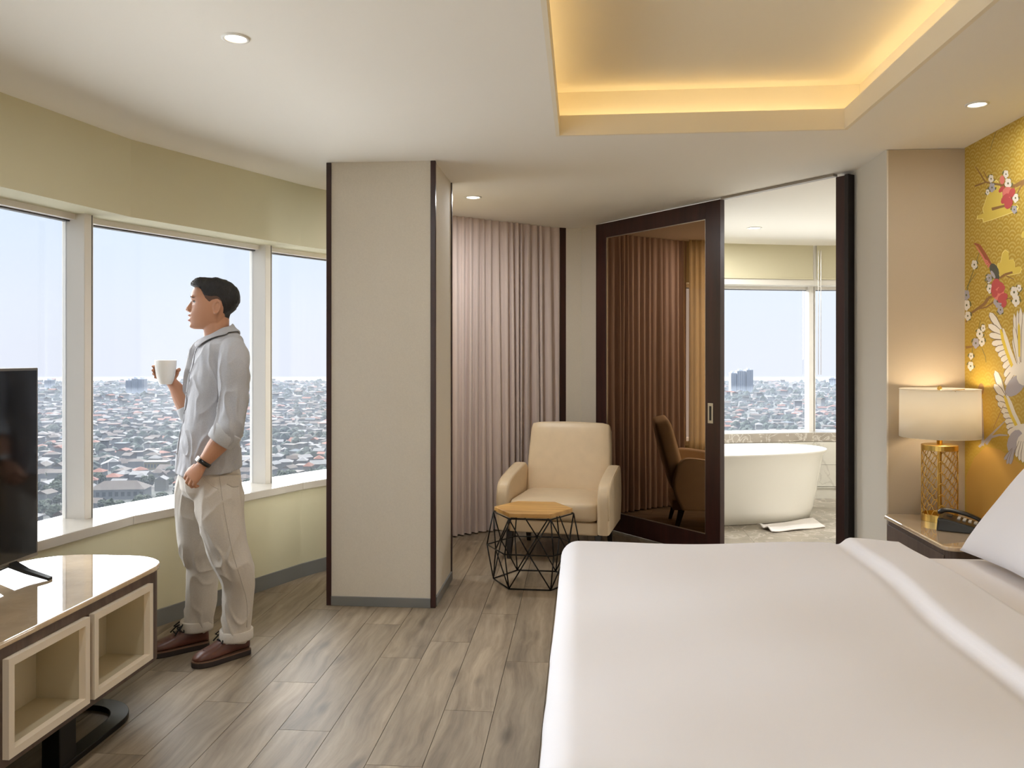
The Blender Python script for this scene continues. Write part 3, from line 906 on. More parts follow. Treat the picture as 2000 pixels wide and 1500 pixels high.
# ================================================================ curtain and sheer
def cloth_mat(name, col, rough=0.9, sheen=0.3, trans=0.0, transp=0.0):
    m, n, b = new_mat(name)
    b.inputs['Base Color'].default_value = col
    b.inputs['Roughness'].default_value = rough
    b.inputs['Sheen Weight'].default_value = sheen
    b.inputs['Specular IOR Level'].default_value = 0.2
    tc = n.nodes.new('ShaderNodeTexCoord')
    t = n.nodes.new('ShaderNodeTexNoise'); t.inputs['Scale'].default_value = 220
    n.links.new(tc.outputs['Object'], t.inputs['Vector'])
    bp = n.nodes.new('ShaderNodeBump'); bp.inputs['Strength'].default_value = 0.12; bp.inputs['Distance'].default_value = 0.002
    n.links.new(t.outputs['Fac'], bp.inputs['Height']); n.links.new(bp.outputs[0], b.inputs['Normal'])
    if trans or transp:
        out = n.nodes['Material Output']
        tl = n.nodes.new('ShaderNodeBsdfTranslucent'); tl.inputs[0].default_value = col
        mx = n.nodes.new('ShaderNodeMixShader'); mx.inputs[0].default_value = trans
        n.links.new(b.outputs[0], mx.inputs[1]); n.links.new(tl.outputs[0], mx.inputs[2])
        last = mx.outputs[0]
        if transp:
            tp = n.nodes.new('ShaderNodeBsdfTransparent')
            m2 = n.nodes.new('ShaderNodeMixShader'); m2.inputs[0].default_value = transp
            n.links.new(last, m2.inputs[1]); n.links.new(tp.outputs[0], m2.inputs[2]); last = m2.outputs[0]
        n.links.new(last, out.inputs[0])
    return m
MT['curtain'] = cloth_mat('mauve_curtain', rgb(206, 190, 183))
MT['sheer'] = cloth_mat('gold_sheer', rgb(206, 188, 146), trans=0.28, transp=0.06)

def pleated(name, a, b, z0, z1, waves, amp, mat, label, cat, seed, sharp=1.0):
    random.seed(seed)
    d = (b - a); L = d.length; d.normalize(); n = Vector((-d.y, d.x, 0))
    # uneven pleats: cumulative random widths
    ws = [0.6 + 0.9 * random.random() for _ in range(waves)]; tot = sum(ws)
    edges = [0.0]
    for x in ws: edges.append(edges[-1] + x / tot)
    am = [0.55 + 0.6 * random.random() for _ in range(waves + 1)]
    sh = [random.uniform(-1, 1) for _ in range(waves + 2)]
    per = 10
    cols = waves * per
    nz = 26
    vs_, fs_ = [], []
    for j in range(nz + 1):
        f = j / nz; z = z1 + (z0 - z1) * f
        for i in range(cols + 1):
            k = min(i // per, waves - 1); g = (i - k * per) / per
            s = edges[k] + (edges[k + 1] - edges[k]) * g
            # folds wander sideways on their way down
            s += 0.010 * f * (sh[k] * (1 - g) + sh[k + 1] * g) * math.sin(PI * s) * 1.6
            ph = 2 * PI * g
            A = amp * (0.55 + 0.45 * f) * am[k] * (0.9 + 0.2 * math.sin(3.1 * k + 4 * f))
            if j == 0: A *= 0.8
            off = A * math.sin(ph) + 0.22 * A * math.sin(2 * ph + 0.8 * k) + 0.006 * math.sin(17 * s + 3 * f)
            slide = -0.25 * A * math.sin(2 * ph)
            p_ = a + d * (s * L + slide) + n * off
            vs_.append((p_.x, p_.y, z))
    for j in range(nz):
        for i in range(cols):
            q = j * (cols + 1) + i
            fs_.append((q, q + 1, q + cols + 2, q + cols + 1))
    o = MB().add(vs_, fs_).build(name, mat, smooth=True, sub=1)
    tag(o, label, cat)
    return o
pleated('curtain', c2w(-0.605, 6.233), c2w(0.40, 6.945), 0.012, CEIL - 0.002, 18, 0.042, MT['curtain'], 'floor-length mauve pleated curtain between the pillar and the armchair', 'curtain', 11)
pleated('sheer_curtain', c2w(-1.00, 5.50), c2w(-0.515, 6.195), 0.02, CEIL - 0.004, 13, 0.022, MT['sheer'], 'pale gold sheer curtain behind the pillar, seen in the mirror', 'curtain', 4)

# ================================================================ ceiling downlights
MT['lens'] = emit_mat('downlight_lens', (1.0, 0.93, 0.80, 1), 6.0)
def downlight(x, y, label, tilt=0.0, power=LAMP_W, r=0.047, col=(0.97, 0.98, 1.0)):
    t = thing('downlight', label, 'ceiling light', (x, y, CEIL), 0, 'recessed ceiling downlights')
    MB().lathe([(r, 0.0), (r, -0.004), (r * 0.82, -0.006), (r * 0.74, -0.002), (r * 0.74, 0.0)], 28, cap=False).build('ring', MT['white'], t, smooth=True)
    MB().lathe([(0.001, -0.0025), (r * 0.70, -0.0025)], 24, cap=False).build('lens', MT['lens'], t)
    ld = bpy.data.lights.new('downlight_lamp', 'AREA'); ld.shape = 'DISK'; ld.size = 0.07; ld.energy = power; ld.color = col
    lo = bpy.data.objects.new('downlight_lamp', ld); COL.objects.link(lo); lo.parent = t; lo.location = (0, 0, -0.012)
    return t
def ceil_pt(px, py):
    d = (CEIL - CAMH) * FPX / (HY - py); return P(px, py, d)
q = ceil_pt(460, 74); downlight(q.x, q.y, 'lit downlight in the plain ceiling above the man')
q = ceil_pt(924, 385); downlight(q.x, q.y, 'lit downlight near the pillar and the mauve curtain', r=0.06, power=13.0)
q = ceil_pt(1918, 203); downlight(q.x - 0.02, q.y, 'lit downlight beside the gold mural wall', power=5.5)
q = ceil_pt(1473, 445); downlight(q.x, q.y, 'lit downlight in the bathroom ceiling', r=0.065, power=26.0)
for x, y, lb in ((2.75, 5.75, 'added unseen downlight in the bathroom ceiling behind the tan pillar'), (0.95, 7.25, 'added unseen downlight in the bathroom ceiling behind the sliding door'), (-1.15, 0.9, 'added unseen downlight over the near end of the media cabinet'), (-1.15, -1.0, 'added unseen downlight in the corner between rear wall and windows'), (0.5, -1.0, 'added unseen downlight in the middle of the ceiling near the rear wall'),
                 (1.75, -0.8, 'added unseen downlight in the corner between rear wall and mural')):
    downlight(x, y, lb, power=22.0 if 'bathroom' in lb else LAMP_W)  # extra lamps out of view, added to brighten room and bathroom

# ================================================================ armchair
MT['leather'] = M('beige_leather', rgb(214, 194, 164), 0.42, var=0.03, vscale=14, bump=0.05, bscale=180)
MT['chairleg'] = M('black_wood_leg', rgb(34, 26, 24), 0.4)
cc = c2w(0.36, 5.90)
t = thing('armchair', 'beige leather armchair with low arms before the mauve curtain', 'armchair', cc, math.radians(-15 + 4.82))
# local: front is -y, width along x
def softbox(x0, x1, y0, y1, z0, z1, r=0.03, puff=0.0, n=10):
    """a cushion: a finely divided box with rounded edges and slightly swollen faces"""
    b = MB()
    bm = bmesh.new()
    bmesh.ops.create_cube(bm, size=2.0)
    bmesh.ops.subdivide_edges(bm, edges=bm.edges[:], cuts=n, use_grid_fill=True)
    hx_, hy_, hz_ = (x1 - x0) / 2, (y1 - y0) / 2, (z1 - z0) / 2
    for v in bm.verts:
        q = v.co
        p_ = Vector((q.x * hx_, q.y * hy_, q.z * hz_))
        c = Vector((max(-hx_ + r, min(hx_ - r, p_.x)), max(-hy_ + r, min(hy_ - r, p_.y)), max(-hz_ + r, min(hz_ - r, p_.z))))
        e = p_ - c
        if e.length > 1e-9: p_ = c + e.normalized() * r
        if puff:
            wx, wy, wz = 1 - q.x ** 2, 1 - q.y ** 2, 1 - q.z ** 2
            p_ += Vector((q.x * wy * wz, q.y * wx * wz, q.z * wx * wy)) * puff
        v.co = p_ + Vector(((x0 + x1) / 2, (y0 + y1) / 2, (z0 + z1) / 2))
    vs_ = [v.co[:] for v in bm.verts]; bm.verts.index_update()
    fs_ = [tuple(v.index for v in f.verts) for f in bm.faces]
    bm.free()
    return b.add(vs_, fs_)
softbox(-0.305, 0.305, -0.335, 0.24, 0.275, 0.415, 0.035, 0.018).build('seat_cushion', MT['leather'], t, smooth=True)
softbox(-0.31, 0.31, -0.315, 0.29, 0.185, 0.272, 0.012).build('seat_base', MT['leather'], t, smooth=True)
# backrest: leaning slab
bk = softbox(-0.31, 0.31, -0.065, 0.065, 0.0, 0.56, 0.03, 0.014)
a_ = math.radians(15)
bk.v = [((x * (1.0 - 0.035 * z / 0.56)), 0.225 + y * math.cos(a_) + z * math.sin(a_), 0.345 - y * math.sin(a_) + z * math.cos(a_)) for x, y, z in bk.v]
bk.build('backrest', MT['leather'], t, smooth=True)
0 and MB().tube([(x * 1.0, 0.225 - 0.062 * math.cos(a_) + z * math.sin(a_), 0.345 + 0.062 * math.sin(a_) + z * math.cos(a_)) for x, z in ((-0.302, 0.12), (-0.297, 0.53), (-0.27, 0.556), (0.27, 0.556), (0.297, 0.53), (0.302, 0.12))], 0.004, 6).build('piping', MT['leather'], t, smooth=True)
# arms: profile in the y-z plane, swept across the arm's thickness with rounded rim
prof = [(-0.345, 0.20), (-0.352, 0.30), (-0.355, 0.42), (-0.345, 0.475), (-0.315, 0.518), (-0.25, 0.546), (-0.12, 0.572), (0.02, 0.592), (0.14, 0.606), (0.20, 0.600), (0.245, 0.565), (0.27, 0.50), (0.29, 0.40), (0.27, 0.30), (0.22, 0.20)]
def crom(pts, n):
    out = []
    for i in range(len(pts) - 1):
        p0, p1, p2, p3 = pts[max(i - 1, 0)], pts[i], pts[i + 1], pts[min(i + 2, len(pts) - 1)]
        for k in range(n):
            t_ = k / n
            out.append(tuple(0.5 * (2 * b_ + (c - a) * t_ + (2 * a - 5 * b_ + 4 * c - d) * t_ ** 2 + (3 * b_ - a - 3 * c + d) * t_ ** 3) for a, b_, c, d in zip(p0, p1, p2, p3)))
    return out + [pts[-1]]
prof = crom(prof, 4)
for s in (-1, 1):
    cy0, cz0 = -0.05, 0.38
    rings = []
    for w_, k in ((0.0, 0.86), (0.0, 0.93), (0.002, 0.955), (0.006, 0.978), (0.012, 0.992), (0.022, 1.0), (0.063, 1.0), (0.073, 0.992), (0.079, 0.978), (0.083, 0.955), (0.085, 0.93), (0.085, 0.86)):
        rings.append([(s * (0.309 + w_), cy0 + (y - cy0) * k, cz0 + (z - cz0) * k) for y, z in prof])
    if s < 0: rings = rings[::-1]
    MB().loft(rings).build('arm', MT['leather'], t, smooth=False)
    o = t.children[-1]
    for f in o.data.polygons: f.use_smooth = len(f.vertices) == 4
    MB().tube([(s * (0.309 + 0.079), cy0 + (y - cy0) * 0.985, cz0 + (z - cz0) * 0.985) for y, z in prof[4:42]], 0.0028, 6).build('piping', MT['leather'], t, smooth=True)
for sx in (-1, 1):
    for yy, tl in ((-0.28, -0.03), (0.22, 0.05)):
        x = sx * 0.31
        rings = [[(x + a * h * 1.0, yy + tl * (1 - z / 0.19) + b_ * h, z) for a, b_ in ((-1, -1), (1, -1), (1, 1), (-1, 1))] for z, h in ((0.0, 0.014), (0.19, 0.024))]
        MB().loft(rings).build('leg', MT['chairleg'], t, bevel=0.003)

# ================================================================ hexagonal wire side table
MT['honey'] = wood_mat('honey_oak', rgb(168, 122, 62), rgb(206, 162, 94), 1.0, 0.4, 'X')
MT['wire'] = M('black_wire', rgb(30, 28, 27), 0.38, metal=0.6)
tcn = c2w(0.1327, 5.118)
t = thing('side_table', 'hexagonal wire-frame side table with honey-coloured wooden top', 'side table', tcn, math.radians(-7.0 + 4.82))
def hexv(R, z): return [Vector((R * math.cos(PI / 3 * k), R * math.sin(PI / 3 * k), z)) for k in range(6)]
top_, mid_, bot_ = hexv(0.252, 0.425), hexv(0.292, 0.2175), hexv(0.252, 0.005)
def rod(a, b, nm='rod', r=0.0042): MB().tube([a, b], r, 8).build(nm, MT['wire'], t, smooth=True)
for k in range(6):
    k2 = (k + 1) % 6
    for R in (top_, mid_, bot_): rod(R[k], R[k2], 'ring_rod')
    rod(top_[k], mid_[k]); rod(mid_[k], bot_[k])
    mm = (mid_[k] + mid_[k2]) / 2
    for R in (top_, bot_):
        rod(R[k], mm); rod(R[k2], mm)
MB().prism([tuple(v.xy) for v in hexv(0.246, 0)], 0.431, 0.457).build('table_top', MT['honey'], t, bevel=0.003)

# ================================================================ bed
MT['linen'] = M('white_bed_linen', rgb(223, 222, 227), 0.8, bump=0.04, bscale=300, sheen=0.1)
MT['linen2'] = M('cream_sheet', rgb(228, 224, 224), 0.8, bump=0.04, bscale=300)
BU0, BU1, BV0, BV1, BZ = -0.085, 1.965, 1.50, 3.56, 0.62
t = thing('bed', 'wide bed made up with white duvet and folded-back sheet', 'bed', ((BU0 + BU1) / 2, (BV0 + BV1) / 2, 0))
ox, oy = (BU0 + BU1) / 2, (BV0 + BV1) / 2
MB().box(BU0 + 0.09 - ox, BU1 - ox, BV0 + 0.08 - oy, BV1 - 0.08 - oy, 0.0, 0.28).build('bed_base', M('bed_base_fabric', rgb(120, 108, 96), 0.9), t, bevel=0.01)
softbox(BU0 + 0.05 - ox, BU1 - ox, BV0 + 0.05 - oy, BV1 - 0.05 - oy, 0.28, 0.585, 0.05, 0.0, 16).build('mattress', MT['linen2'], t, smooth=True)
FOLD, FEND = 1.06, 1.385
def duvet_pt(s, tt, thick=0.0):
    """s along the bed from the foot, tt across; both in metres, running over the edges"""
    W = BV1 - BV0; r = 0.075
    cs, ct = max(r, s), min(max(tt, r), W - r)
    os_, ot = s - cs, tt - ct
    o = math.hypot(os_, ot)
    z = BZ
    # soft relief of the filling
    z += 0.010 * math.sin(s * 3.1 + 0.6) * math.sin(tt * 2.7 + 0.3) + 0.004 * math.sin(s * 7.7 + tt * 3.3) + 0.003 * math.sin(tt * 9.1 - s * 4.0)
    x, y = cs, ct
    if o > 1e-9:
        nx, ny = os_ / o, ot / o
        arc = r * PI / 2
        if o < arc:
            a = o / r
            x += nx * r * math.sin(a); y += ny * r * math.sin(a); z -= r * (1 - math.cos(a))
        else:
            dn = o - arc
            fl = 0.03 + 0.05 * sstep(0, 0.45, dn) + 0.010 * math.sin(9 * (s + tt)) * sstep(0.05, 0.4, dn)
            x += nx * (r + fl * dn * 1.2); y += ny * (r + fl * dn * 1.2); z -= r + dn
    return x, y, z
def duvet(fs, ft):
    W = BV1 - BV0
    s = -0.50 + fs * (FEND + 0.085 + 0.50 - 0.05)
    tt = -0.45 + ft * (W + 0.90)
    x, y, z = duvet_pt(s, tt)
    # the turned-down band: doubled, starting at a rounded ridge
    f0 = FOLD - BU0 + 0.05 * (tt / W - 0.5) + 0.006 * math.sin(tt * 5)
    k = s - f0
    z += 0.024 * sstep(-0.012, 0.03, k) * (1 - 0.35 * sstep(0.04, 0.25, k)) - 0.006 * math.exp(-((k + 0.025) / 0.02) ** 2)
    if fs > 0.985: z -= 0.03 * (fs - 0.985) / 0.015
    return (BU0 + x - ox, BV0 + y - oy, z)
MB().grid(duvet, 170, 120).build('duvet', MT['linen'], t, smooth=True, solid=0.0)
# pillow
def pillow_mesh(w_, h_, th):
    b = MB(); n = 36
    def pt(i, j, s):
        x, y = 2 * i / n - 1, 2 * j / n - 1
        e = (1 - abs(x) ** 2.6) * (1 - abs(y) ** 2.6)
        pin = 1 - 0.07 * (1 - abs(x) ** 1.5) * abs(y) ** 3 - 0.0
        pin2 = 1 - 0.06 * (1 - abs(y) ** 1.5) * abs(x) ** 3
        z = s * th * max(0, e) ** 0.55
        z += s * 0.006 * math.sin(6 * x + 2 * y) * e
        return (x * w_ / 2 * pin2, y * h_ / 2 * pin, z)
    for s in (1, -1):
        k = len(b.v)
        b.v += [pt(i, j, s) for j in range(n + 1) for i in range(n + 1)]
        for j in range(n):
            for i in range(n):
                q = (k + j * (n + 1) + i, k + j * (n + 1) + i + 1, k + (j + 1) * (n + 1) + i + 1, k + (j + 1) * (n + 1) + i)
                b.f.append(q if s > 0 else q[::-1]); b.m.append(0)
    return b
pm = pillow_mesh(0.78, 0.50, 0.085).build('pillow', MT['linen'], smooth=True)
q_ = pm.modifiers.new('weld', 'WELD'); q_.merge_threshold = 0.0008
# width along v, height leaning back towards the mural wall
lean = math.radians(52)
ax = Vector((0, 1, 0)); ay = Vector((math.cos(lean), 0, math.sin(lean))); az = ax.cross(ay)
Mx = Matrix((ax, ay, az)).transposed().to_4x4()
pm.matrix_world = Matrix.Translation((1.695, 3.10, 0.805)) @ Mx
tag(pm, 'plump white pillow leaning against the gold mural wall', 'pillow')

# ================================================================ night table, lamp, telephone
MT['beigestone'] = marble_mat('beige_polished_stone', rgb(206, 182, 150), rgb(222, 202, 174), 7.0, 0.03, 0.22)
MT['beigestone'].node_tree.nodes['Principled BSDF'].inputs['Coat Weight'].default_value = 1.0
MT['beigestone'].node_tree.nodes['Principled BSDF'].inputs['Coat IOR'].default_value = 1.8
MT['brownwood'] = wood_mat('brown_stained_wood', rgb(74, 58, 50), rgb(104, 86, 76), 1.0, 0.5, 'Z')
NZ = 0.58
nu0, nu1, nv0, nv1 = 1.56, 1.985, 3.66, 4.42
t = thing('night_table', 'brown night table with polished beige stone top', 'night table', ((nu0 + nu1) / 2, (nv0 + nv1) / 2, 0))
hx_, hy_ = (nu1 - nu0) / 2, (nv1 - nv0) / 2
pl = rrect(-hx_, hx_, -hy_, hy_, 0.05, 6)
MB().prism(pl, NZ - 0.02, NZ).build('stone_top', MT['beigestone'], t, bevel=0.006, seg=3)
pl = rrect(-hx_ + 0.018, hx_ - 0.005, -hy_ + 0.015, hy_ - 0.015, 0.04, 6)
MB().prism(pl, 0.06, NZ - 0.0202).build('body', MT['brownwood'], t)
MB().box(-hx_ + 0.012, -hx_ + 0.018, -hy_ + 0.05, hy_ - 0.05, 0.33, NZ - 0.045).build('drawer', MT['brownwood'], t, bevel=0.002)
MB().box(-hx_ + 0.012, -hx_ + 0.018, -hy_ + 0.05, hy_ - 0.05, 0.09, 0.32).build('drawer', MT['brownwood'], t, bevel=0.002)
MB().box(-hx_ + 0.05, hx_ - 0.03, -hy_ + 0.05, hy_ - 0.05, 0.0, 0.06).build('plinth', MT['chairleg'], t)

MT['gold'] = M('brushed_gold', rgb(214, 178, 98), 0.30, metal=1.0)
MT['shade'] = cloth_mat('cream_lampshade', rgb(248, 244, 234), trans=0.62)
lc = c2w(2.14, 4.10)
t = thing('table_lamp', 'gold lattice table lamp with lit cream drum shade on night table', 'lamp', (lc.x, lc.y, NZ))
LR = 0.081
MB().lathe([(0.0, 0.0), (LR + 0.003, 0.0), (LR + 0.003, 0.034), (LR - 0.004, 0.036), (LR - 0.006, 0.012), (0.0, 0.012)], 40).build('base', MT['gold'], t, smooth=False, bevel=0.001)
MB().lathe([(0.0, 0.352), (LR + 0.003, 0.352), (LR + 0.003, 0.378), (LR - 0.002, 0.380), (0.0, 0.381)], 40).build('cage_top', MT['gold'], t, bevel=0.001)
MB().lathe([(0.006, 0.012), (0.006, 0.36)], 10, cap=False).build('inner_rod', MT['gold'], t, smooth=True)
b = MB()
NC = 10; H0, H1 = 0.030, 0.356
cell = 2 * PI / NC; dz = cell * LR * 1.04
rows = int(round((H1 - H0) / dz)); dz = (H1 - H0) / rows
for s in (-1, 1):
    for k in range(NC):
        pts = []
        m_ = rows * 10
        for i in range(m_ + 1):
            f = i / m_ * rows
            # a diagonal that bulges at every half cell: ogee lattice
            a = cell * (k + s * (f + 0.045 * math.sin(4 * PI * f)))
            z = H0 + dz * (f - 0.045 * math.sin(4 * PI * f))
            pts.append((LR * math.cos(a), LR * math.sin(a), z))
        b.tube(pts, 0.0021, 5)
b.build('lattice', MT['gold'], t, smooth=True)
for k in range(4):
    a = PI / 4 + k * PI / 2 + 0.3
    MB().lathe([(0.0028, H0), (0.0028, H1)], 6, (LR * math.cos(a), LR * math.sin(a), 0)).build('upright', MT['gold'], t, smooth=True)
MB().lathe([(0.013, 0.38), (0.013, 0.44), (0.018, 0.442), (0.018, 0.47)], 16).build('neck', MT['gold'], t, smooth=True)
SR, S0, S1 = 0.183, 0.418, 0.656
MB().lathe([(SR + 0.001, S0), (SR - 0.001, S1)], 64, cap=False).build('shade', MT['shade'], t, smooth=True, solid=0.0015)
for z in (S0, S1): MB().tube([(SR * math.cos(2 * PI * k / 48), SR * math.sin(2 * PI * k / 48), z) for k in range(48)], 0.0022, 6, closed=True).build('shade_rim', MT['shade'], t, smooth=True)
for k in range(3):
    a = 2 * PI * k / 3 + 0.5
    MB().tube([(0, 0, S1 - 0.012), (SR * math.cos(a), SR * math.sin(a), S1 - 0.004)], 0.0018, 6).build('spoke', MT['gold'], t)
MB().lathe([(0.003, 0.46), (0.003, S1 - 0.008)], 8).build('harp_rod', MT['gold'], t)
MB().lathe([(0.0, S1 - 0.012), (0.004, S1 - 0.010), (0.009, S1 - 0.004), (0.0115, S1 + 0.004), (0.009, S1 + 0.012), (0.004, S1 + 0.017), (0.0, S1 + 0.018)], 16).build('finial', MT['gold'], t, smooth=True)
MB().lathe([(0.0, 0.475), (0.018, 0.48), (0.028, 0.51), (0.03, 0.53), (0.022, 0.555), (0.0, 0.565)], 16, (0.032, 0.0, 0)).build('bulb', emit_mat('warm_bulb', (1.0, 0.78, 0.50, 1), 22.0), t, smooth=True)
ld = bpy.data.lights.new('table_lamp_light', 'POINT'); ld.energy = 3.4; ld.color = (1.0, 0.82, 0.60); ld.shadow_soft_size = 0.035
lo = bpy.data.objects.new('table_lamp_light', ld); COL.objects.link(lo); lo.parent = t; lo.location = (0.03, 0, 0.60)

MT['blackplastic'] = M('black_plastic', rgb(22, 21, 22), 0.28)
MT['key'] = M('white_keys', rgb(200, 198, 194), 0.4)
tp = c2w(2.13, 3.87)
t = thing('telephone', 'black desk telephone with pale keys on the night table', 'telephone', (tp.x, tp.y, NZ), math.radians(62))
# local: front is -y
prof = [(-0.105, 0.0), (-0.11, 0.012), (-0.10, 0.022), (0.08, 0.062), (0.10, 0.058), (0.105, 0.0)]
rings = [[(x, y * k, z * k2) for y, z in prof] for x, k, k2 in ((-0.085, 0.92, 0.9), (-0.078, 1, 1), (0.078, 1, 1), (0.085, 0.92, 0.9))]
MB().loft(rings).build('phone_body', MT['blackplastic'], t, bevel=0.004)
def slope(y): return 0.0225 + (y + 0.10) * (0.040 / 0.18)
for i in range(3):
    for j in range(5):
        x, y = 0.0 + i * 0.021, -0.075 + j * 0.023
        MB().box(x - 0.0075, x + 0.0075, y - 0.007, y + 0.007, slope(y) - 0.004, slope(y) + 0.005).build('key', MT['key'], t, bevel=0.0015)
MB().box(0.0, 0.045, 0.045, 0.07, slope(0.058) - 0.008, slope(0.058) + 0.003).build('display', MT['dark'], t)
hs = []
for i in range(15):
    f = i / 14; y = -0.10 + 0.20 * f
    e = abs(2 * f - 1)
    z = slope(y) + 0.034 - 0.014 * e ** 4 + 0.010 * math.sin(PI * f)
    wx = 0.017 + 0.008 * sstep(0.55, 0.95, e); wz = 0.010 + 0.006 * sstep(0.6, 1, e)
    if i in (0, 14): wx *= 0.55; wz *= 0.6
    hs.append([(-0.050 + wx * math.cos(2 * PI * k / 12), y, z + wz * math.sin(2 * PI * k / 12) - 0.004 * sstep(0.6, 1, e)) for k in range(12)])
MB().loft(hs).build('handset', MT['blackplastic'], t, smooth=True)
cd = [(-0.05 + 0.012 * math.cos(k * 0.9) - 0.02 * math.sin(PI * k / 60), -0.10 - 0.035 * math.sin(PI * k / 60) + 0.012 * math.sin(k * 0.9), 0.028 - 0.02 * math.sin(PI * k / 60)) for k in range(61)]
MB().tube([(x - 0.0, y, max(0.006, z)) for x, y, z in cd], 0.0022, 5).build('coiled_cord', MT['blackplastic'], t, smooth=True)

# ================================================================ media cabinet and television
MT['media_white'] = M('cream_lacquer', rgb(226, 214, 196), 0.4)
MT['media_in'] = M('beige_lacquer', rgb(180, 170, 146), 0.6)
MT['blackmetal'] = M('black_metal', rgb(24, 24, 25), 0.4, metal=0.4)
CU0, CU1, CV0_, CV1_ = -2.26, -1.662, 1.25, 3.255
CZ0, CZ1 = 0.20, 0.575
t = thing('media_cabinet', 'long low media cabinet with polished stone top and lit niches', 'cabinet', ((CU0 + CU1) / 2, 2.2, 0))
ox, oy = (CU0 + CU1) / 2, 2.2
def rend(u0, u1, v0, v1, rf, rb, n=12):
    """rectangle whose far end is rounded: rf at the room side, rb at the wall side"""
    out = [(u0, v0), (u1, v0)]
    for k in range(n + 1):
        a = PI / 2 * k / n
        out.append((u1 - rf + rf * math.cos(a), v1 - rf * 0.9 + rf * 0.9 * math.sin(a)))
    for k in range(n + 1):
        a = PI / 2 + PI / 2 * k / n
        out.append((u0 + rb + rb * math.cos(a), v1 - rb + rb * math.sin(a)))
    return [(x - ox, y - oy) for x, y in out]
MB().prism(rend(CU0, CU1, CV0_, CV1_, 0.20, 0.22), CZ1 - 0.020, CZ1).build('stone_top', MT['beigestone'], t, bevel=0.006, seg=3)
# carcass with two open niches
vA = [on_u(px, 1200, CU1 - 0.01).y for px in (166, 6, 290.5, 175)]     # niche edges read along the front
n1, n2 = (vA[1], vA[0]), (vA[3], vA[2])
body_poly = rend(CU0 + 0.02, CU1 - 0.012, CV0_ + 0.02, CV1_ - 0.02, 0.17, 0.2)
fz0, fz1 = 0.228, 0.520
cu = CU1 - 0.012 - ox
dn_ = 0.17
b = MB()
b.prism(body_poly, CZ1 - 0.054, CZ1 - 0.0202)
b.prism(body_poly, CZ0, 0.226)
def vb(v0, v1, u0=CU0 + 0.02, u1=CU1 - 0.012): b.box(u0 - ox, u1 - ox, v0 - oy, v1 - oy, 0.226, CZ1 - 0.054)
vb(CV0_ + 0.02, n1[0] + 0.004); vb(n1[1] - 0.004, n2[0] + 0.004)
vb(n1[0] + 0.004, n1[1] - 0.004, CU0 + 0.02, CU1 - 0.012 - dn_); vb(n2[0] + 0.004, n2[1] - 0.004, CU0 + 0.02, CU1 - 0.012 - dn_)
# rounded far end beyond the second niche
endp = [(x, y) for x, y in body_poly]
endp = clip([(x, y) for x, y in endp], (0, n2[1] - 0.004 - oy), (0, 1))
b.prism(endp, 0.226, CZ1 - 0.054)
b.build('carcass', MT['brownwood'], t)
for v0, v1 in (n1, n2):
    y0, y1 = v0 - oy, v1 - oy
    fr = MB(); tt = 0.024
    x0, x1 = cu - 0.004, cu + 0.020
    for a0, a1, c0, c1 in ((y0, y0 + tt, fz0, fz1), (y1 - tt, y1, fz0, fz1), (y0 + tt, y1 - tt, fz0, fz0 + tt), (y0 + tt, y1 - tt, fz1 - tt, fz1)):
        fr.box(x0, x1, a0, a1, c0, c1)
    f_ = fr.build('niche_frame', MT['media_white'], t)
    i0, i1, j0, j1 = y0 + tt - 0.004, y1 - tt + 0.004, fz0 + tt - 0.004, fz1 - tt + 0.004
    lb = MB(); xb = cu - dn_ + 0.012
    for a0, a1, c0, c1, d0, d1 in ((xb, x0, i0 - .006, i0, j0, j1), (xb, x0, i1, i1 + .006, j0, j1), (xb, x0, i0, i1, j0 - .006, j0), (xb, x0, i0, i1, j1, j1 + .006), (xb - 0.006, xb, i0, i1, j0, j1)):
        lb.box(a0, a1, c0, c1, d0, d1)
    lb.build('niche_lining', MT['media_in'], f_)
    MB().box(cu - 0.040, cu - 0.030, i0 + 0.02, i1 - 0.02, j1 - 0.006, j1 - 0.001).build('niche_light', emit_mat('niche_led', (1.0, 0.76, 0.44, 1), 3.0), f_)
# black pedestal: upright and floor loop
MB().box(-1.80 - ox, -1.735 - ox, 2.60 - oy, 2.69 - oy, 0.02, CZ0).build('pedestal_post', MT['blackmetal'], t, bevel=0.003)
def loop_pts(u0, u1, v0, v1, r, n=12):
    return [(x - ox, y - oy) for x, y in rrect(u0, u1, v0, v1, r, n)]
o_p, i_p = loop_pts(-2.13, -1.732, 1.55, 3.15, 0.185), loop_pts(-2.06, -1.795, 1.62, 3.085, 0.125)
n_ = len(o_p)
b = MB()
b.v = [(x, y, 0.0) for x, y in o_p] + [(x, y, 0.0) for x, y in i_p] + [(x, y, 0.022) for x, y in o_p] + [(x, y, 0.022) for x, y in i_p]
for k in range(n_):
    k2 = (k + 1) % n_
    b.f += [(k, k + n_, k2 + n_, k2), (2 * n_ + k, 2 * n_ + k2, 3 * n_ + k2, 3 * n_ + k), (k, k2, 2 * n_ + k2, 2 * n_ + k), (n_ + k, 3 * n_ + k, 3 * n_ + k2, n_ + k2)]
b.m = [0] * len(b.f)
b.build('pedestal_loop', MT['blackmetal'], t, bevel=0.002)

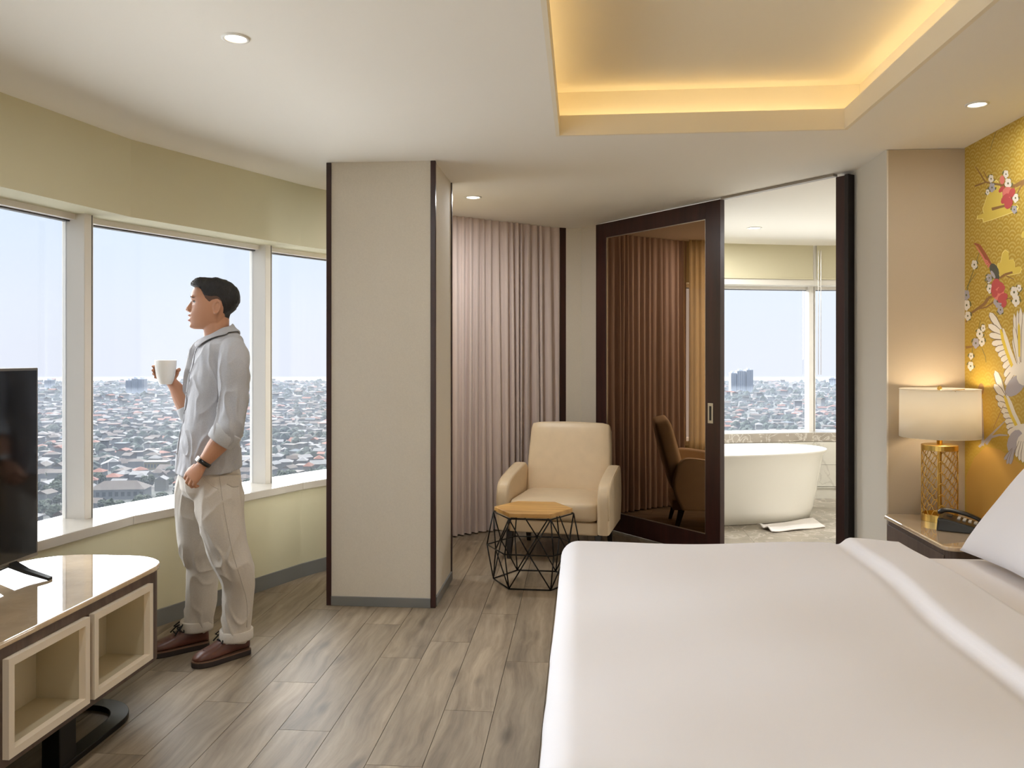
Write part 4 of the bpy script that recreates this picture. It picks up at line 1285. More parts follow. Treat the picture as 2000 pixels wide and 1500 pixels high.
MT['tvscreen'] = M('tv_screen', rgb(10, 10, 12), 0.10, spec=0.4)
MT['tvbezel'] = M('tv_bezel', rgb(120, 116, 110), 0.35, metal=0.8)
TVu, TVv0, TVv1, TVz0, TVz1 = -2.10, 1.775, 3.008, 0.628, 1.356
t = thing('television', 'large black flat television standing on the media cabinet', 'television', (TVu, (TVv0 + TVv1) / 2, CZ1))
h_ = (TVv1 - TVv0) / 2; z0, z1 = TVz0 - CZ1, TVz1 - CZ1
MB().box(-0.012, 0.004, -h_, h_, z0, z1).build('bezel', MT['tvbezel'], t, bevel=0.003)
MB().box(0.004, 0.0055, -h_ + 0.010, h_ - 0.010, z0 + 0.016, z1 - 0.010).build('screen', MT['tvscreen'], t)
MB().box(-0.055, -0.012, -h_ + 0.15, h_ - 0.15, z0 + 0.02, z0 + 0.38).build('back_housing', MT['blackplastic'], t, bevel=0.01)
for s in (-1, 1):
    y = s * (h_ - 0.14)
    for sx in (-1, 1):
        rings = [[(x, y + a, z + c) for a, c in ((-w_, -hh), (w_, -hh), (w_, hh), (-w_, hh))] for x, w_, z, hh in ((-0.004, 0.020, z0 + 0.004, 0.010), (sx * 0.06, 0.014, 0.030, 0.007), (sx * 0.15, 0.012, 0.005, 0.005))]
        MB().loft(rings).build('foot', MT['blackmetal'], t, bevel=0.001)

# ================================================================ bathtub, mat, blinds
MT['enamel'] = M('white_enamel', rgb(240, 238, 230), 0.12)
bc = c2w(1.93, 7.10)
t = thing('bathtub', 'white freestanding oval bathtub under the bathroom window', 'bathtub', (bc.x, bc.y, 0), math.radians(15 + 4.82))
def oval(rx, ry, z, n=48, e=2.3):
    out = []
    for k in range(n):
        a = 2 * PI * k / n; c, s = math.cos(a), math.sin(a)
        out.append((rx * math.copysign(abs(c) ** (2 / e), c), ry * math.copysign(abs(s) ** (2 / e), s), z))
    return out
rings = [oval(0.66, 0.28, 0.0), oval(0.70, 0.30, 0.006), oval(0.735, 0.325, 0.10), oval(0.765, 0.345, 0.25), oval(0.795, 0.365, 0.42), oval(0.82, 0.383, 0.54), oval(0.85, 0.40, 0.575), oval(0.857, 0.405, 0.588), oval(0.85, 0.40, 0.597),
         oval(0.82, 0.375, 0.597), oval(0.80, 0.355, 0.585), oval(0.77, 0.335, 0.50), oval(0.70, 0.29, 0.25), oval(0.58, 0.22, 0.13), oval(0.30, 0.10, 0.115)]
MB().loft(rings).build('tub_shell', MT['enamel'], t, smooth=True)
MB().lathe([(0.0, 0.117), (0.025, 0.117), (0.025, 0.122), (0.0, 0.123)], 20).build('drain', MT['steel'], t)
mq = [onz(x, y) for x, y in ((1479, 1030), (1588, 1014), (1612, 1031), (1510, 1041))]
mc = sum(mq, Vector()) / 4
b = MB()
def matp(i, j):
    p_ = (mq[0] * (1 - i) + mq[1] * i) * (1 - j) + (mq[3] * (1 - i) + mq[2] * i) * j - mc
    z = 0.010 + 0.003 * math.sin(9 * i + 4 * j) + 0.012 * sstep(0.12, 0.0, i) * (1 + math.sin(12 * j))
    return (p_.x, p_.y, z)
MB().grid(matp, 30, 16).build('bath_mat', M('bath_mat_terry', rgb(232, 226, 220), 0.95, bump=0.3, bscale=300), smooth=True, solid=0.008, loc=mc)
tag(bpy.context.scene.objects['bath_mat'], 'white terry bath mat on the bathroom floor beside the tub', 'bath mat')
MT['blind'] = M('olive_blind_fabric', rgb(196, 188, 158), 0.9, bump=0.1, bscale=200)
blab = {8: 'olive roller blind over the bathroom window next to the sliding door', 9: 'wide olive roller blind pulled partly down above the bathtub', 10: 'olive roller blind by the dark door jamb with bead chain'}
for i in (8, 9, 10):
    a, b_, d, nn = facet(i)
    L = (b_ - a).length
    t = thing('roller_blind', blab[i], 'blind', a - nn * 0.0, math.atan2(d.y, d.x), 'bathroom roller blinds')
    ey = -0.012
    MB().box(0.02, L - 0.02, ey - 0.003, ey, 2.17, CEIL).build('blind_fabric', MT['blind'], t)
    MB().box(0.02, L - 0.02, ey - 0.009, ey + 0.006, 2.155, 2.172).build('bottom_bar', MT['blind'], t, bevel=0.003)
    if i == 10:
        for x in (0.03, 0.055):
            b = MB()
            MB().tube([(x, ey - 0.02, CEIL - 0.05), (x, ey - 0.02, 1.22)], 0.003, 6).build('bead_chain', MT['steel'], t)
            n = 0
# ================================================================ the city far below
GZ = -95.0
def crgb(r, g, b, k=0.23):
    return tuple(x * k for x in rgb(r, g, b)[:3]) + (1.0,)
A_ = CAMH - GZ
def dist_of(py): return A_ * FPX / (py - HY)
def gpt(k, d, z=0.0):
    """k = sideways ratio, d = distance ahead"""
    return c2w(k * d, d, GZ + z)

def ground_mat():
    m, n, b = new_mat('city_ground')
    tc = n.nodes.new('ShaderNodeTexCoord')
    t = n.nodes.new('ShaderNodeTexNoise'); t.inputs['Scale'].default_value = 0.02; t.inputs['Detail'].default_value = 8
    n.links.new(tc.outputs['Object'], t.inputs['Vector'])
    r = n.nodes.new('ShaderNodeValToRGB')
    r.color_ramp.elements[0].position = 0.40; r.color_ramp.elements[0].color = crgb(84, 94, 78, .36)
    r.color_ramp.elements[1].position = 0.62; r.color_ramp.elements[1].color = crgb(150, 144, 138, .3)
    n.links.new(t.outputs['Fac'], r.inputs[0]); n.links.new(r.outputs[0], b.inputs['Base Color'])
    b.inputs['Roughness'].default_value = 0.95
    return m
FAR = dist_of(747)
b = MB()
arc_ = [gpt(math.tan(math.radians(a)) , FAR * 1.0) for a in range(-62, 63, 4)]
gp = [(p_.x, p_.y) for p_ in arc_]
nr = [gpt(math.tan(math.radians(a)), 40) for a in range(62, -63, -20)]
gp += [(p_.x, p_.y) for p_ in nr]
ground = MB().prism(gp, GZ - 2, GZ).build('ground', ground_mat())
tag(ground, 'green and grey ground between the houses of the city', 'ground', kind='structure')

bounce = [c2w(x, d) for x, d in ((-260, -60), (-260, 200), (200, 215), (200, 20), (20, 20), (8, 9.5), (-4, 7), (-6, -60))]  # added pale slab out of view, bounces daylight up through the windows
bounce = MB().prism([(p_.x, p_.y) for p_ in bounce], -64, -62).build('daylight_reflector', M('reflector_white', rgb(228, 226, 222), 0.9))
tag(bounce, 'added unseen pale podium roof at the foot of the hotel tower', 'reflector', kind='structure')
CITY_COL = dict(terracotta=crgb(216, 132, 100), grey=crgb(168, 152, 140), brown=crgb(152, 130, 116), pale=crgb(218, 214, 212), dark=crgb(100, 98, 98), blue=crgb(142, 156, 168))
MC = {k: M('city_roof_' + k, v, 0.85, var=0.10, vscale=0.3) for k, v in CITY_COL.items()}
MC['wall_cream'] = M('city_wall_cream', crgb(222, 214, 200), 0.9)
MC['wall_white'] = M('city_wall_white', crgb(236, 234, 232), 0.9)
MC['wall_grey'] = M('city_wall_grey', crgb(170, 168, 170), 0.9)
MC['wall_yellow'] = M('city_wall_yellow', crgb(226, 204, 140), 0.9)
MC['win'] = M('city_window', crgb(84, 92, 104), 0.3)
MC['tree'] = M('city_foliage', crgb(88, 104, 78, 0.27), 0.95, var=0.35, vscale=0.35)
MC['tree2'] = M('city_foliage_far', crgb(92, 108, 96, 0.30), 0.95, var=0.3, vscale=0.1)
MC['trunk'] = M('city_trunk', crgb(88, 74, 60), 0.95)
RK = ['grey', 'terracotta', 'pale', 'brown', 'dark', 'blue']
RW = [0.34, 0.20, 0.24, 0.13, 0.06, 0.03]
WK = ['wall_cream', 'wall_white', 'wall_grey']

def house_geo(L, W, H, R, kind):
    """unit house: walls, roof (gable, hip or flat with parapet)"""
    wv = [(-L, -W, 0), (L, -W, 0), (L, W, 0), (-L, W, 0), (-L, -W, H), (L, -W, H), (L, W, H), (-L, W, H)]
    wf = [(0, 1, 5, 4), (1, 2, 6, 5), (2, 3, 7, 6), (3, 0, 4, 7), (4, 5, 6, 7)]
    o = 0.6
    l, w_ = L + o, W + o
    if kind == 0:      # hip
        k = max(0.05, L - W)
        rv = [(-l, -w_, H), (l, -w_, H), (l, w_, H), (-l, w_, H), (-k, 0, H + R), (k, 0, H + R)]
        rf = [(0, 1, 5, 4), (2, 3, 4, 5), (1, 2, 5), (3, 0, 4), (3, 2, 1, 0)]
    elif kind == 1:    # gable
        rv = [(-l, -w_, H), (l, -w_, H), (l, w_, H), (-l, w_, H), (-l, 0, H + R), (l, 0, H + R)]
        rf = [(0, 1, 5, 4), (2, 3, 4, 5), (1, 2, 5), (3, 0, 4), (3, 2, 1, 0)]
    else:              # flat slab
        rv = [(-l, -w_, H), (l, -w_, H), (l, w_, H), (-l, w_, H), (-l, -w_, H + .5), (l, -w_, H + .5), (l, w_, H + .5), (-l, w_, H + .5)]
        rf = [(0, 1, 5, 4), (1, 2, 6, 5), (2, 3, 7, 6), (3, 0, 4, 7), (4, 5, 6, 7), (3, 2, 1, 0)]
    return wv, wf, rv, rf

rng = random.Random(21)
spots = []
def in_view(k): return (-0.72 < k < -0.16) or (0.22 < k < 0.47)
def lay(d0, d1, step):
    d = d0
    while d < d1:
        kk = -0.80
        while kk < 0.55:
            kj = kk + rng.uniform(-0.2, 0.2) * step / d
            dj = d + rng.uniform(-0.2, 0.2) * step
            if in_view(kj): spots.append((kj, dj, step))
            kk += step * rng.uniform(0.85, 1.05) / d
        d += step * 0.95
lay(462, 1000, 13.5)
lay(1000, 1700, 18)
lay(1700, FAR - 30, 30)

# patches of trees: a smooth field decides between house and tree
def green(k, d):
    p_ = gpt(k, d)
    v = mnoise.noise(Vector((p_.x * 0.006, p_.y * 0.006, 3.1))) + 0.6 * mnoise.noise(Vector((p_.x * 0.02, p_.y * 0.02, 7.7)))
    g = 0.20 + 0.55 * v
    if d > 1500: g += 0.28
    if d < 520: g += 0.25 + 0.3 * (k < -0.40)
    return g
# landmarks keep their ground free
keep = [(-0.478, 560, 34), (-0.433, 700, 20), (-0.497, 830, 14)] + [((px - HX) / FPX, dist_of(yy), 46) for px, yy in ((254, 772), (266, 772), (279, 772), (97, 762), (1432, 768), (1447, 768), (1463, 768), (1625, 754))]
def behind(k):
    px = HX + FPX * k
    if px < 66: return 'hidden behind the television'
    if px < 150: return 'seen between television and window post'
    if px < 345: return 'seen left of the man'
    if px < 515: return 'seen just right of the man'
    if px < 640: return 'seen beside the wallpapered pillar'
    if px < 1000: return 'beyond the wallpapered pillar'
    return 'seen above the bathtub' if px < 1590 else 'seen beside the dark door jamb'
houses, trees = [], []
cells = {}
def free(p_, r):
    i, j = int(p_.x // 24), int(p_.y // 24)
    for a in (-1, 0, 1):
        for c in (-1, 0, 1):
            for q, s_ in cells.get((i + a, j + c), ()):
                if (q - p_).length < (r + s_) * 1.14: return False
    cells.setdefault((i, j), []).append((p_, r))
    return True
for a, c, r in keep: cells.setdefault((int(gpt(a, c).x // 24), int(gpt(a, c).y // 24)), []).append((gpt(a, c), r * 0.6))
for k, d, st in spots:
    p_ = gpt(k, d)
    if any((p_ - gpt(a, c)).length < r for a, c, r in keep): continue
    big = 1 + (st / 14.5 - 1) * 0.55
    if rng.random() < green(k, d):
        if free(p_, 5.2 * big): trees.append((k, d, st))
    elif free(p_, 6.1 * big): houses.append((k, d, st))
    q = (k + rng.uniform(-9, 9) / d, d + rng.uniform(-9, 9))
    if rng.random() < 0.35 and free(gpt(*q), 4.4): trees.append((q[0], q[1], 14.5))
houses.sort(key=lambda s: s[1]); trees.sort(key=lambda s: s[1])

# meshes shared by the houses that show largest
var = []
for q in range(16):
    L, W = rng.uniform(4.2, 6.0), rng.uniform(3.4, 4.6)
    H, R, kd = rng.choice((3.4, 3.8, 6.5, 6.8)), rng.uniform(1.8, 2.8), rng.choice((0, 0, 1, 1, 2))
    wv, wf, rv, rf = house_geo(L, W, H, R, kd)
    rk = rng.choices(RK, RW)[0]; wk = rng.choice(WK)
    wm = MB().add(wv, wf).mesh('house_walls'); wm.materials.append(MC[wk])
    rm = MB().add(rv, rf).mesh('house_roof'); rm.materials.append(MC[rk])
    var.append((wm, rm, rk, kd, H, wk))
RN = dict(terracotta='red-tiled', grey='grey-roofed', brown='brown-roofed', pale='white-roofed', dark='dark-roofed', blue='blue-roofed')
for k, d, st in houses[:280]:
    wm, rm, rk, kd, hh, wk = rng.choice(var)
    o = bpy.data.objects.new('city_house', wm); COL.objects.link(o)
    o.location = gpt(k, d); o.rotation_euler = (0, 0, TH + rng.choice((0, PI / 2)) + rng.gauss(0, 0.25))
    o.scale = (rng.uniform(.85, 1.15),) * 2 + (rng.uniform(.9, 1.15),)
    tag(o, '%s %s %s house %s, %s' % ('tall' if hh > 5 else 'low', RN[rk], ('hipped', 'gabled', 'flat')[kd], 'in the nearest rows' if d < 560 else 'in the middle rows' if d < 660 else 'farther out', behind(k)), 'house', 'houses in the city below')
    r_ = bpy.data.objects.new('roof', rm); COL.objects.link(r_); r_.parent = o

def stuff_mesh(name, items, maker, mats, label, cat):
    V, F, MI = [], [], []
    for it in items: maker(it, V, F, MI)
    me = bpy.data.meshes.new(name); me.from_pydata(V, [], F)
    for m_ in mats: me.materials.append(m_)
    me.polygons.foreach_set('material_index', MI)
    o = bpy.data.objects.new(name, me); COL.objects.link(o)
    return tag(o, label, cat, kind='stuff')
mat_list = [MC[x] for x in RK] + [MC[x] for x in WK]
def mk_house(it, V, F, MI):
    k, d, st = it
    sc_ = st / 14.5
    sc_ = 1 + (sc_ - 1) * 0.55
    L, W = rng.uniform(4.2, 6.6) * sc_, rng.uniform(3.4, 4.8) * sc_
    H, R = rng.choice((3.4, 3.8, 6.5)) * (1 if d < 1500 else rng.choice((1, 1, 1.3, 2.2))), rng.uniform(1.6, 2.6)
    wv, wf, rv, rf = house_geo(L, W, H, R, rng.choice((0, 1, 1, 2)))
    p_ = gpt(k, d); a = TH + rng.choice((0, PI / 2)) + rng.gauss(0, 0.25); c, s = math.cos(a), math.sin(a)
    ri = rng.choices(range(6), RW)[0]; wi = 6 + rng.randrange(3)
    for vv, ff, mi in ((wv, wf, wi), (rv, rf, ri)):
        n = len(V)
        V.extend((p_.x + x * c - y * s, p_.y + x * s + y * c, GZ + z) for x, y, z in vv)
        F.extend(tuple(i + n for i in f) for f in ff); MI.extend([mi] * len(ff))
stuff_mesh('distant_houses', houses[280:], mk_house, mat_list, 'thousands of small distant houses spreading to the hazy horizon', 'houses')

# trees
ico_v, ico_f = None, None
bm = bmesh.new(); bmesh.ops.create_icosphere(bm, subdivisions=1, radius=1.0)
ico_v = [v.co[:] for v in bm.verts]; bm.verts.index_update(); ico_f = [tuple(v.index for v in f.verts) for f in bm.faces]; bm.free()
bm = bmesh.new(); bmesh.ops.create_icosphere(bm, subdivisions=2, radius=1.0)
ico_v2 = [v.co[:] for v in bm.verts]; bm.verts.index_update(); ico_f2 = [tuple(v.index for v in f.verts) for f in bm.faces]; bm.free()
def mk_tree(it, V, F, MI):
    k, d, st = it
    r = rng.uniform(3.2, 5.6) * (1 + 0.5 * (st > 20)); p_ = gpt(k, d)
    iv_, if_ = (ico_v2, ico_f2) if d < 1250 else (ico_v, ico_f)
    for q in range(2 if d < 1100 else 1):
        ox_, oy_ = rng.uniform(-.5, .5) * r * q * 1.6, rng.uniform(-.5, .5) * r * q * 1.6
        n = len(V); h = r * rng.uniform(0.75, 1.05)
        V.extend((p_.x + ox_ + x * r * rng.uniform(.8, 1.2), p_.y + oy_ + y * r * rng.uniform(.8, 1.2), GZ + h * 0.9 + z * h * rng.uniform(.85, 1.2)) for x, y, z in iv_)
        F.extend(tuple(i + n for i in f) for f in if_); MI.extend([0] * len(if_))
tvar = []
for q in range(5):
    bm = bmesh.new()
    for s_ in range(5):
        R = rng.uniform(2.0, 3.4)
        mt = Matrix.Translation((rng.uniform(-2.2, 2.2), rng.uniform(-2.2, 2.2), rng.uniform(4.2, 7.2)))
        bmesh.ops.create_icosphere(bm, subdivisions=3, radius=R, matrix=mt)
    for v in bm.verts:
        dsp = mnoise.noise(v.co * 0.9 + Vector((q * 9, 0, 0))) * 0.9 + mnoise.noise(v.co * 2.3) * 0.6
        v.co += v.normal * dsp if v.normal.length else Vector((0, 0, 0))
    me = bpy.data.meshes.new('tree_crown'); bm.to_mesh(me); bm.free(); me.materials.append(MC['tree'])
    tvar.append(me)
tk = MB().tube([(0, 0, 0), (0.1, 0, 3), (0, 0.1, 5.5)], [0.35, 0.28, 0.15], 7).mesh('tree_trunk'); tk.materials.append(MC['trunk'])
for k, d, st in trees[:150]:
    o = bpy.data.objects.new('city_tree', rng.choice(tvar)); COL.objects.link(o)
    o.location = gpt(k, d, -0.5); o.rotation_euler = (0, 0, rng.uniform(0, 6.28)); s_ = rng.uniform(0.72, 1.12); o.scale = (s_, s_, s_ * rng.uniform(.85, 1.1))
    tag(o, '%s leafy green tree %s, %s' % ('large' if s_ > 0.95 else 'small', 'in the nearest rows' if d < 520 else 'among the near houses' if d < 600 else 'among houses farther out', behind(k)), 'tree', 'trees in the city below')
    c_ = bpy.data.objects.new('trunk', tk); COL.objects.link(c_); c_.parent = o
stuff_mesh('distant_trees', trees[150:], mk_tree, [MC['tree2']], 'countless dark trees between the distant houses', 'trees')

# landmarks
def block(name, label, k, d, L, W, H, wall, roof, kind=0, R=3.0, rot=0.0, floors=0, cols=0):
    wv, wf, rv, rf = house_geo(L / 2, W / 2, H, R, kind)
    t = thing(name, label, 'building', gpt(k, d), TH + rot)
    MB().add(wv, wf).build('walls', wall, t); MB().add(rv, rf).build('roof', roof, t)
    for j in range(floors):
        for i in range(cols):
            x = -L / 2 + L * (i + 0.5) / cols; z = H * (j + 0.30) / floors
            MB().box(x - L / cols * 0.28, x + L / cols * 0.28, -W / 2 - 0.08, -W / 2, z, z + H / floors * 0.45).build('window', MC['win'], t)
    return t
block('school_hall', 'long white building with broad grey hipped roof beyond the sill', -0.478, 560, 36, 15, 6.5, MC['wall_white'], MC['grey'], 0, 5.0, 0.12, 1, 9)
block('apartment_house', 'yellow building with a row of windows among the houses', -0.433, 700, 18, 10, 6.5, MC['wall_yellow'], MC['pale'], 2, 1, 0.05, 1, 7)
block('office_block', 'small dark grey tower block among low roofs', -0.497, 830, 7, 7, 11, MC['dark'], MC['dark'], 2, 1, 0.3, 3, 3)
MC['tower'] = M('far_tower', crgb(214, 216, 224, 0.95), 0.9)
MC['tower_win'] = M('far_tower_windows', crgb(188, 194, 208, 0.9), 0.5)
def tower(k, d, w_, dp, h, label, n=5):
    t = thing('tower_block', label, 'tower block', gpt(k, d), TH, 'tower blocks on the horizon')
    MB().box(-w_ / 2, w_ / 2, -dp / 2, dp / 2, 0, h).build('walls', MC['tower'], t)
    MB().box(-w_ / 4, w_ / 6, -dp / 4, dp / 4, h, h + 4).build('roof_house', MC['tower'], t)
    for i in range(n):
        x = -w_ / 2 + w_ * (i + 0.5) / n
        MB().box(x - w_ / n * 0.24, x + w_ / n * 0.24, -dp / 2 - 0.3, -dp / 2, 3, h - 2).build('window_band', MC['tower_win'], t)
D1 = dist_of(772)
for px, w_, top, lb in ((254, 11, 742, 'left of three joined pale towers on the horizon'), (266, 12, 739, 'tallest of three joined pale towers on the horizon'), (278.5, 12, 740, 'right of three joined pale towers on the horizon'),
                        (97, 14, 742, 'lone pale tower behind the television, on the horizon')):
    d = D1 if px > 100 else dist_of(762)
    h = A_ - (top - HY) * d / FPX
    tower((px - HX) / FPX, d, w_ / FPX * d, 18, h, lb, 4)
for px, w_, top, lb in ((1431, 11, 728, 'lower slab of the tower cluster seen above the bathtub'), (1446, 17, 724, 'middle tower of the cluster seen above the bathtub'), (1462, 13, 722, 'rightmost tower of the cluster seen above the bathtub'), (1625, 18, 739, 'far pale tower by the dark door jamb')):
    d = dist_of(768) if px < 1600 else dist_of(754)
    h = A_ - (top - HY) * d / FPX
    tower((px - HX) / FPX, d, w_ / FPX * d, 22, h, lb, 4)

# haze lying over the city
def haze_mat(dens):
    m = bpy.data.materials.new('city_haze'); m.use_nodes = True; n = m.node_tree; n.nodes.clear()
    out = n.nodes.new('ShaderNodeOutputMaterial'); v = n.nodes.new('ShaderNodeVolumeScatter')
    v.inputs['Color'].default_value = (0.205, 0.222, 0.255, 1); v.inputs['Density'].default_value = dens; v.inputs['Anisotropy'].default_value = 0.0
    n.links.new(v.outputs[0], out.inputs['Volume'])
    return m
hz = [gpt(k, d) for k, d in ((-0.85, 330), (0.6, 330), (0.6, FAR + 60), (-0.85, FAR + 60))]
haze = MB().prism([(p_.x, p_.y) for p_ in hz], GZ - 4, GZ + 22).build('haze', haze_mat(0.0029))
tag(haze, 'pale blue haze lying over the distant city', 'haze', kind='stuff')
# ================================================================ the man with the mug
def frame_(deg):
    a = math.radians(deg)
    f = c2w(-math.cos(a), -math.sin(a)); l = c2w(math.sin(a), -math.cos(a))
    return f, l
UP = Vector((0, 0, 1))
ORG = onz(430, 1290); ORG.z = 0.0
def skin_mat():
    m, n, b = new_mat('tanned_skin')
    at = n.nodes.new('ShaderNodeAttribute'); at.attribute_name = 'lip'
    mx = n.nodes.new('ShaderNodeMix'); mx.data_type = 'RGBA'
    n.links.new(at.outputs['Fac'], mx.inputs[0])
    mx.inputs[6].default_value = rgb(184, 134, 104); mx.inputs[7].default_value = rgb(176, 108, 96)
    n.links.new(mx.outputs[2], b.inputs['Base Color'])
    b.inputs['Roughness'].default_value = 0.5
    b.inputs['Subsurface Weight'].default_value = 0.12
    b.inputs['Subsurface Radius'].default_value = (0.012, 0.005, 0.003)
    return m
def weave_mat(name, c0, c1, sc1=900.0, rough=0.85):
    m, n, b = new_mat(name)
    tc = n.nodes.new('ShaderNodeTexCoord')
    t = n.nodes.new('ShaderNodeTexNoise'); t.inputs['Scale'].default_value = sc1; t.inputs['Detail'].default_value = 2
    mp = n.nodes.new('ShaderNodeMapping'); mp.inputs['Scale'].default_value = (1, 1, 0.25)
    n.links.new(tc.outputs['Object'], mp.inputs[0]); n.links.new(mp.outputs[0], t.inputs['Vector'])
    r = n.nodes.new('ShaderNodeValToRGB'); r.color_ramp.elements[0].position = 0.35; r.color_ramp.elements[1].position = 0.65
    r.color_ramp.elements[0].color = c0; r.color_ramp.elements[1].color = c1
    n.links.new(t.outputs['Fac'], r.inputs[0]); n.links.new(r.outputs[0], b.inputs['Base Color'])
    b.inputs['Roughness'].default_value = rough; b.inputs['Specular IOR Level'].default_value = 0.25; b.inputs['Sheen Weight'].default_value = 0.2
    return m
MT['skin'] = skin_mat()
MT['shirt'] = weave_mat('grey_chambray', rgb(164, 165, 170), rgb(182, 182, 186))
MT['cuff'] = weave_mat('chambray_inside', rgb(176, 178, 182), rgb(192, 193, 196))
MT['trouser'] = weave_mat('stone_chino', rgb(190, 182, 172), rgb(206, 199, 188))
MT['hair'] = M('black_hair', rgb(22, 19, 18), 0.6, var=0.3, vscale=60, bump=0.6, bscale=220, stretch=(1, 1, 0.3))
MT['fade'] = M('short_hair', rgb(88, 64, 52), 0.8)
MT['boot'] = M('brown_leather', rgb(92, 54, 42), 0.36, var=0.25, vscale=16)
MT['sole'] = M('dark_rubber_sole', rgb(44, 34, 30), 0.7)
MT['welt'] = M('boot_welt', rgb(112, 84, 66), 0.6)
MT['lace'] = M('black_lace', rgb(22, 20, 20), 0.8)
MT['eyewhite'] = M('eye_white', rgb(236, 232, 228), 0.2)
MT['iris'] = M('dark_iris', rgb(40, 26, 20), 0.15)
MT['watchface'] = M('watch_face', rgb(226, 226, 226), 0.2)

def lo(p_): return p_ - ORG
def ringv(c, A, ra, B, rb, n=32, e=2.0, tilt=0.0, T=None):
    out = []
    for k in range(n):
        a = 2 * PI * k / n; ca, sa = math.cos(a), math.sin(a)
        q = c + A * (ra * math.copysign(abs(ca) ** (2 / e), ca)) + B * (rb * math.copysign(abs(sa) ** (2 / e), sa))
        if tilt: q = q + UP * (tilt * ca)
        out.append(lo(q))
    return out
def limb(mb, pts, n=20):
    """pts: (px, py, d, radius in px)"""
    mb.tube([lo(P(a, b_, d)) for a, b_, d, r in pts], [r * d / FPX for a, b_, d, r in pts], n)
def smooth_path(pts, n):
    """Catmull-Rom through tuples"""
    out = []
    m_ = len(pts)
    for i in range(m_ - 1):
        p0, p1, p2, p3 = pts[max(i - 1, 0)], pts[i], pts[i + 1], pts[min(i + 2, m_ - 1)]
        for k in range(n):
            t_ = k / n
            out.append(tuple(0.5 * (2 * b_ + (c - a) * t_ + (2 * a - 5 * b_ + 4 * c - d) * t_ ** 2 + (3 * b_ - a - 3 * c + d) * t_ ** 3) for a, b_, c, d in zip(p0, p1, p2, p3)))
    out.append(tuple(pts[-1]))
    return out
def interp(tab, x):
    if x <= tab[0][0]: return tab[0][1:]
    for i in range(len(tab) - 1):
        a, b_ = tab[i], tab[i + 1]
        if x <= b_[0]:
            f = (x - a[0]) / (b_[0] - a[0]); f = f * f * (3 - 2 * f) * 0.5 + f * 0.5
            return tuple(p_ + (q - p_) * f for p_, q in zip(a[1:], b_[1:]))
    return tab[-1][1:]
def fuse(mb, name, mat, voxel, it=6, fac=0.5):
    """closed overlapping pieces become one continuous smooth surface"""
    o = mb.build(name, mat)
    r = o.modifiers.new('r', 'REMESH'); r.mode = 'VOXEL'; r.voxel_size = voxel; r.use_smooth_shade = True
    s = o.modifiers.new('s', 'SMOOTH'); s.iterations = it; s.factor = fac
    bake(o)
    return o

DM = 3.80
ft, lt = frame_(27)          # torso
fh, lh = frame_(13)          # head
# ---------------------------------------------------------------- torso surface: py -> centre px, half width a, half depth b, forward tilt
TORSO = [(654, 430, .064, .060, -.030), (658, 430, .090, .072, -.028), (663, 430.5, .128, .084, -.022), (670, 431, .162, .095, -.014), (682, 431, .178, .106, -.006), (705, 430, .180, .116, .0),
         (735, 428, .176, .124, .0), (765, 424, .171, .125, 0), (800, 418, .168, .124, 0), (835, 412, .172, .126, 0), (866, 409, .180, .131, 0), (890, 408, .189, .138, -.004), (912, 408, .197, .144, -.010), (917, 408, .198, .145, -.012)]
def torso_ring(py, grow=0.0, n=40):
    px, a, b_, tl = interp(TORSO, py)
    return ringv(P(px, py, DM), ft, b_ + grow, lt, a + grow, n, 2.35, tl)
def torso_pt(py, ang, grow=0.0):
    px, a, b_, tl = interp(TORSO, py); e = 2.35
    ca, sa = math.cos(ang), math.sin(ang)
    return lo(P(px, py, DM) + ft * ((b_ + grow) * math.copysign(abs(ca) ** (2 / e), ca)) + lt * ((a + grow) * math.copysign(abs(sa) ** (2 / e), sa)) + UP * (tl * ca))

# ---------------------------------------------------------------- shirt
sb = MB()
ys = [654, 656, 658, 660.5, 663, 666, 670, 678, 684, 694, 705, 720, 735, 750, 765, 782, 800, 818, 835, 850, 866, 878, 890, 901, 912, 917]
sb.loft([torso_ring(y) for y in ys])
SL = smooth_path([(448, 674, 3.71, 17), (455, 684, 3.67, 25), (457, 702, 3.65, 30), (455.5, 725, 3.635, 30.5), (455.5, 763, 3.625, 28.5), (455, 795, 3.61, 27), (452, 820, 3.60, 27), (447, 838, 3.595, 28), (440, 850, 3.59, 27), (431, 860, 3.585, 24)], 4)
limb(sb, SL)
SRr = smooth_path([(404, 674, 3.90, 18), (398, 690, 3.945, 27), (393, 715, 3.96, 29), (386, 750, 3.965, 27), (380, 785, 3.96, 25), (377, 805, 3.955, 24), (374, 812, 3.945, 23)], 4)
limb(sb, SRr)
limb(sb, [(376, 812, 3.95, 22), (371, 800, 3.945, 22), (368, 792, 3.94, 21)])
shirt = fuse(sb, 'shirt', MT['shirt'], 0.0044, 6)
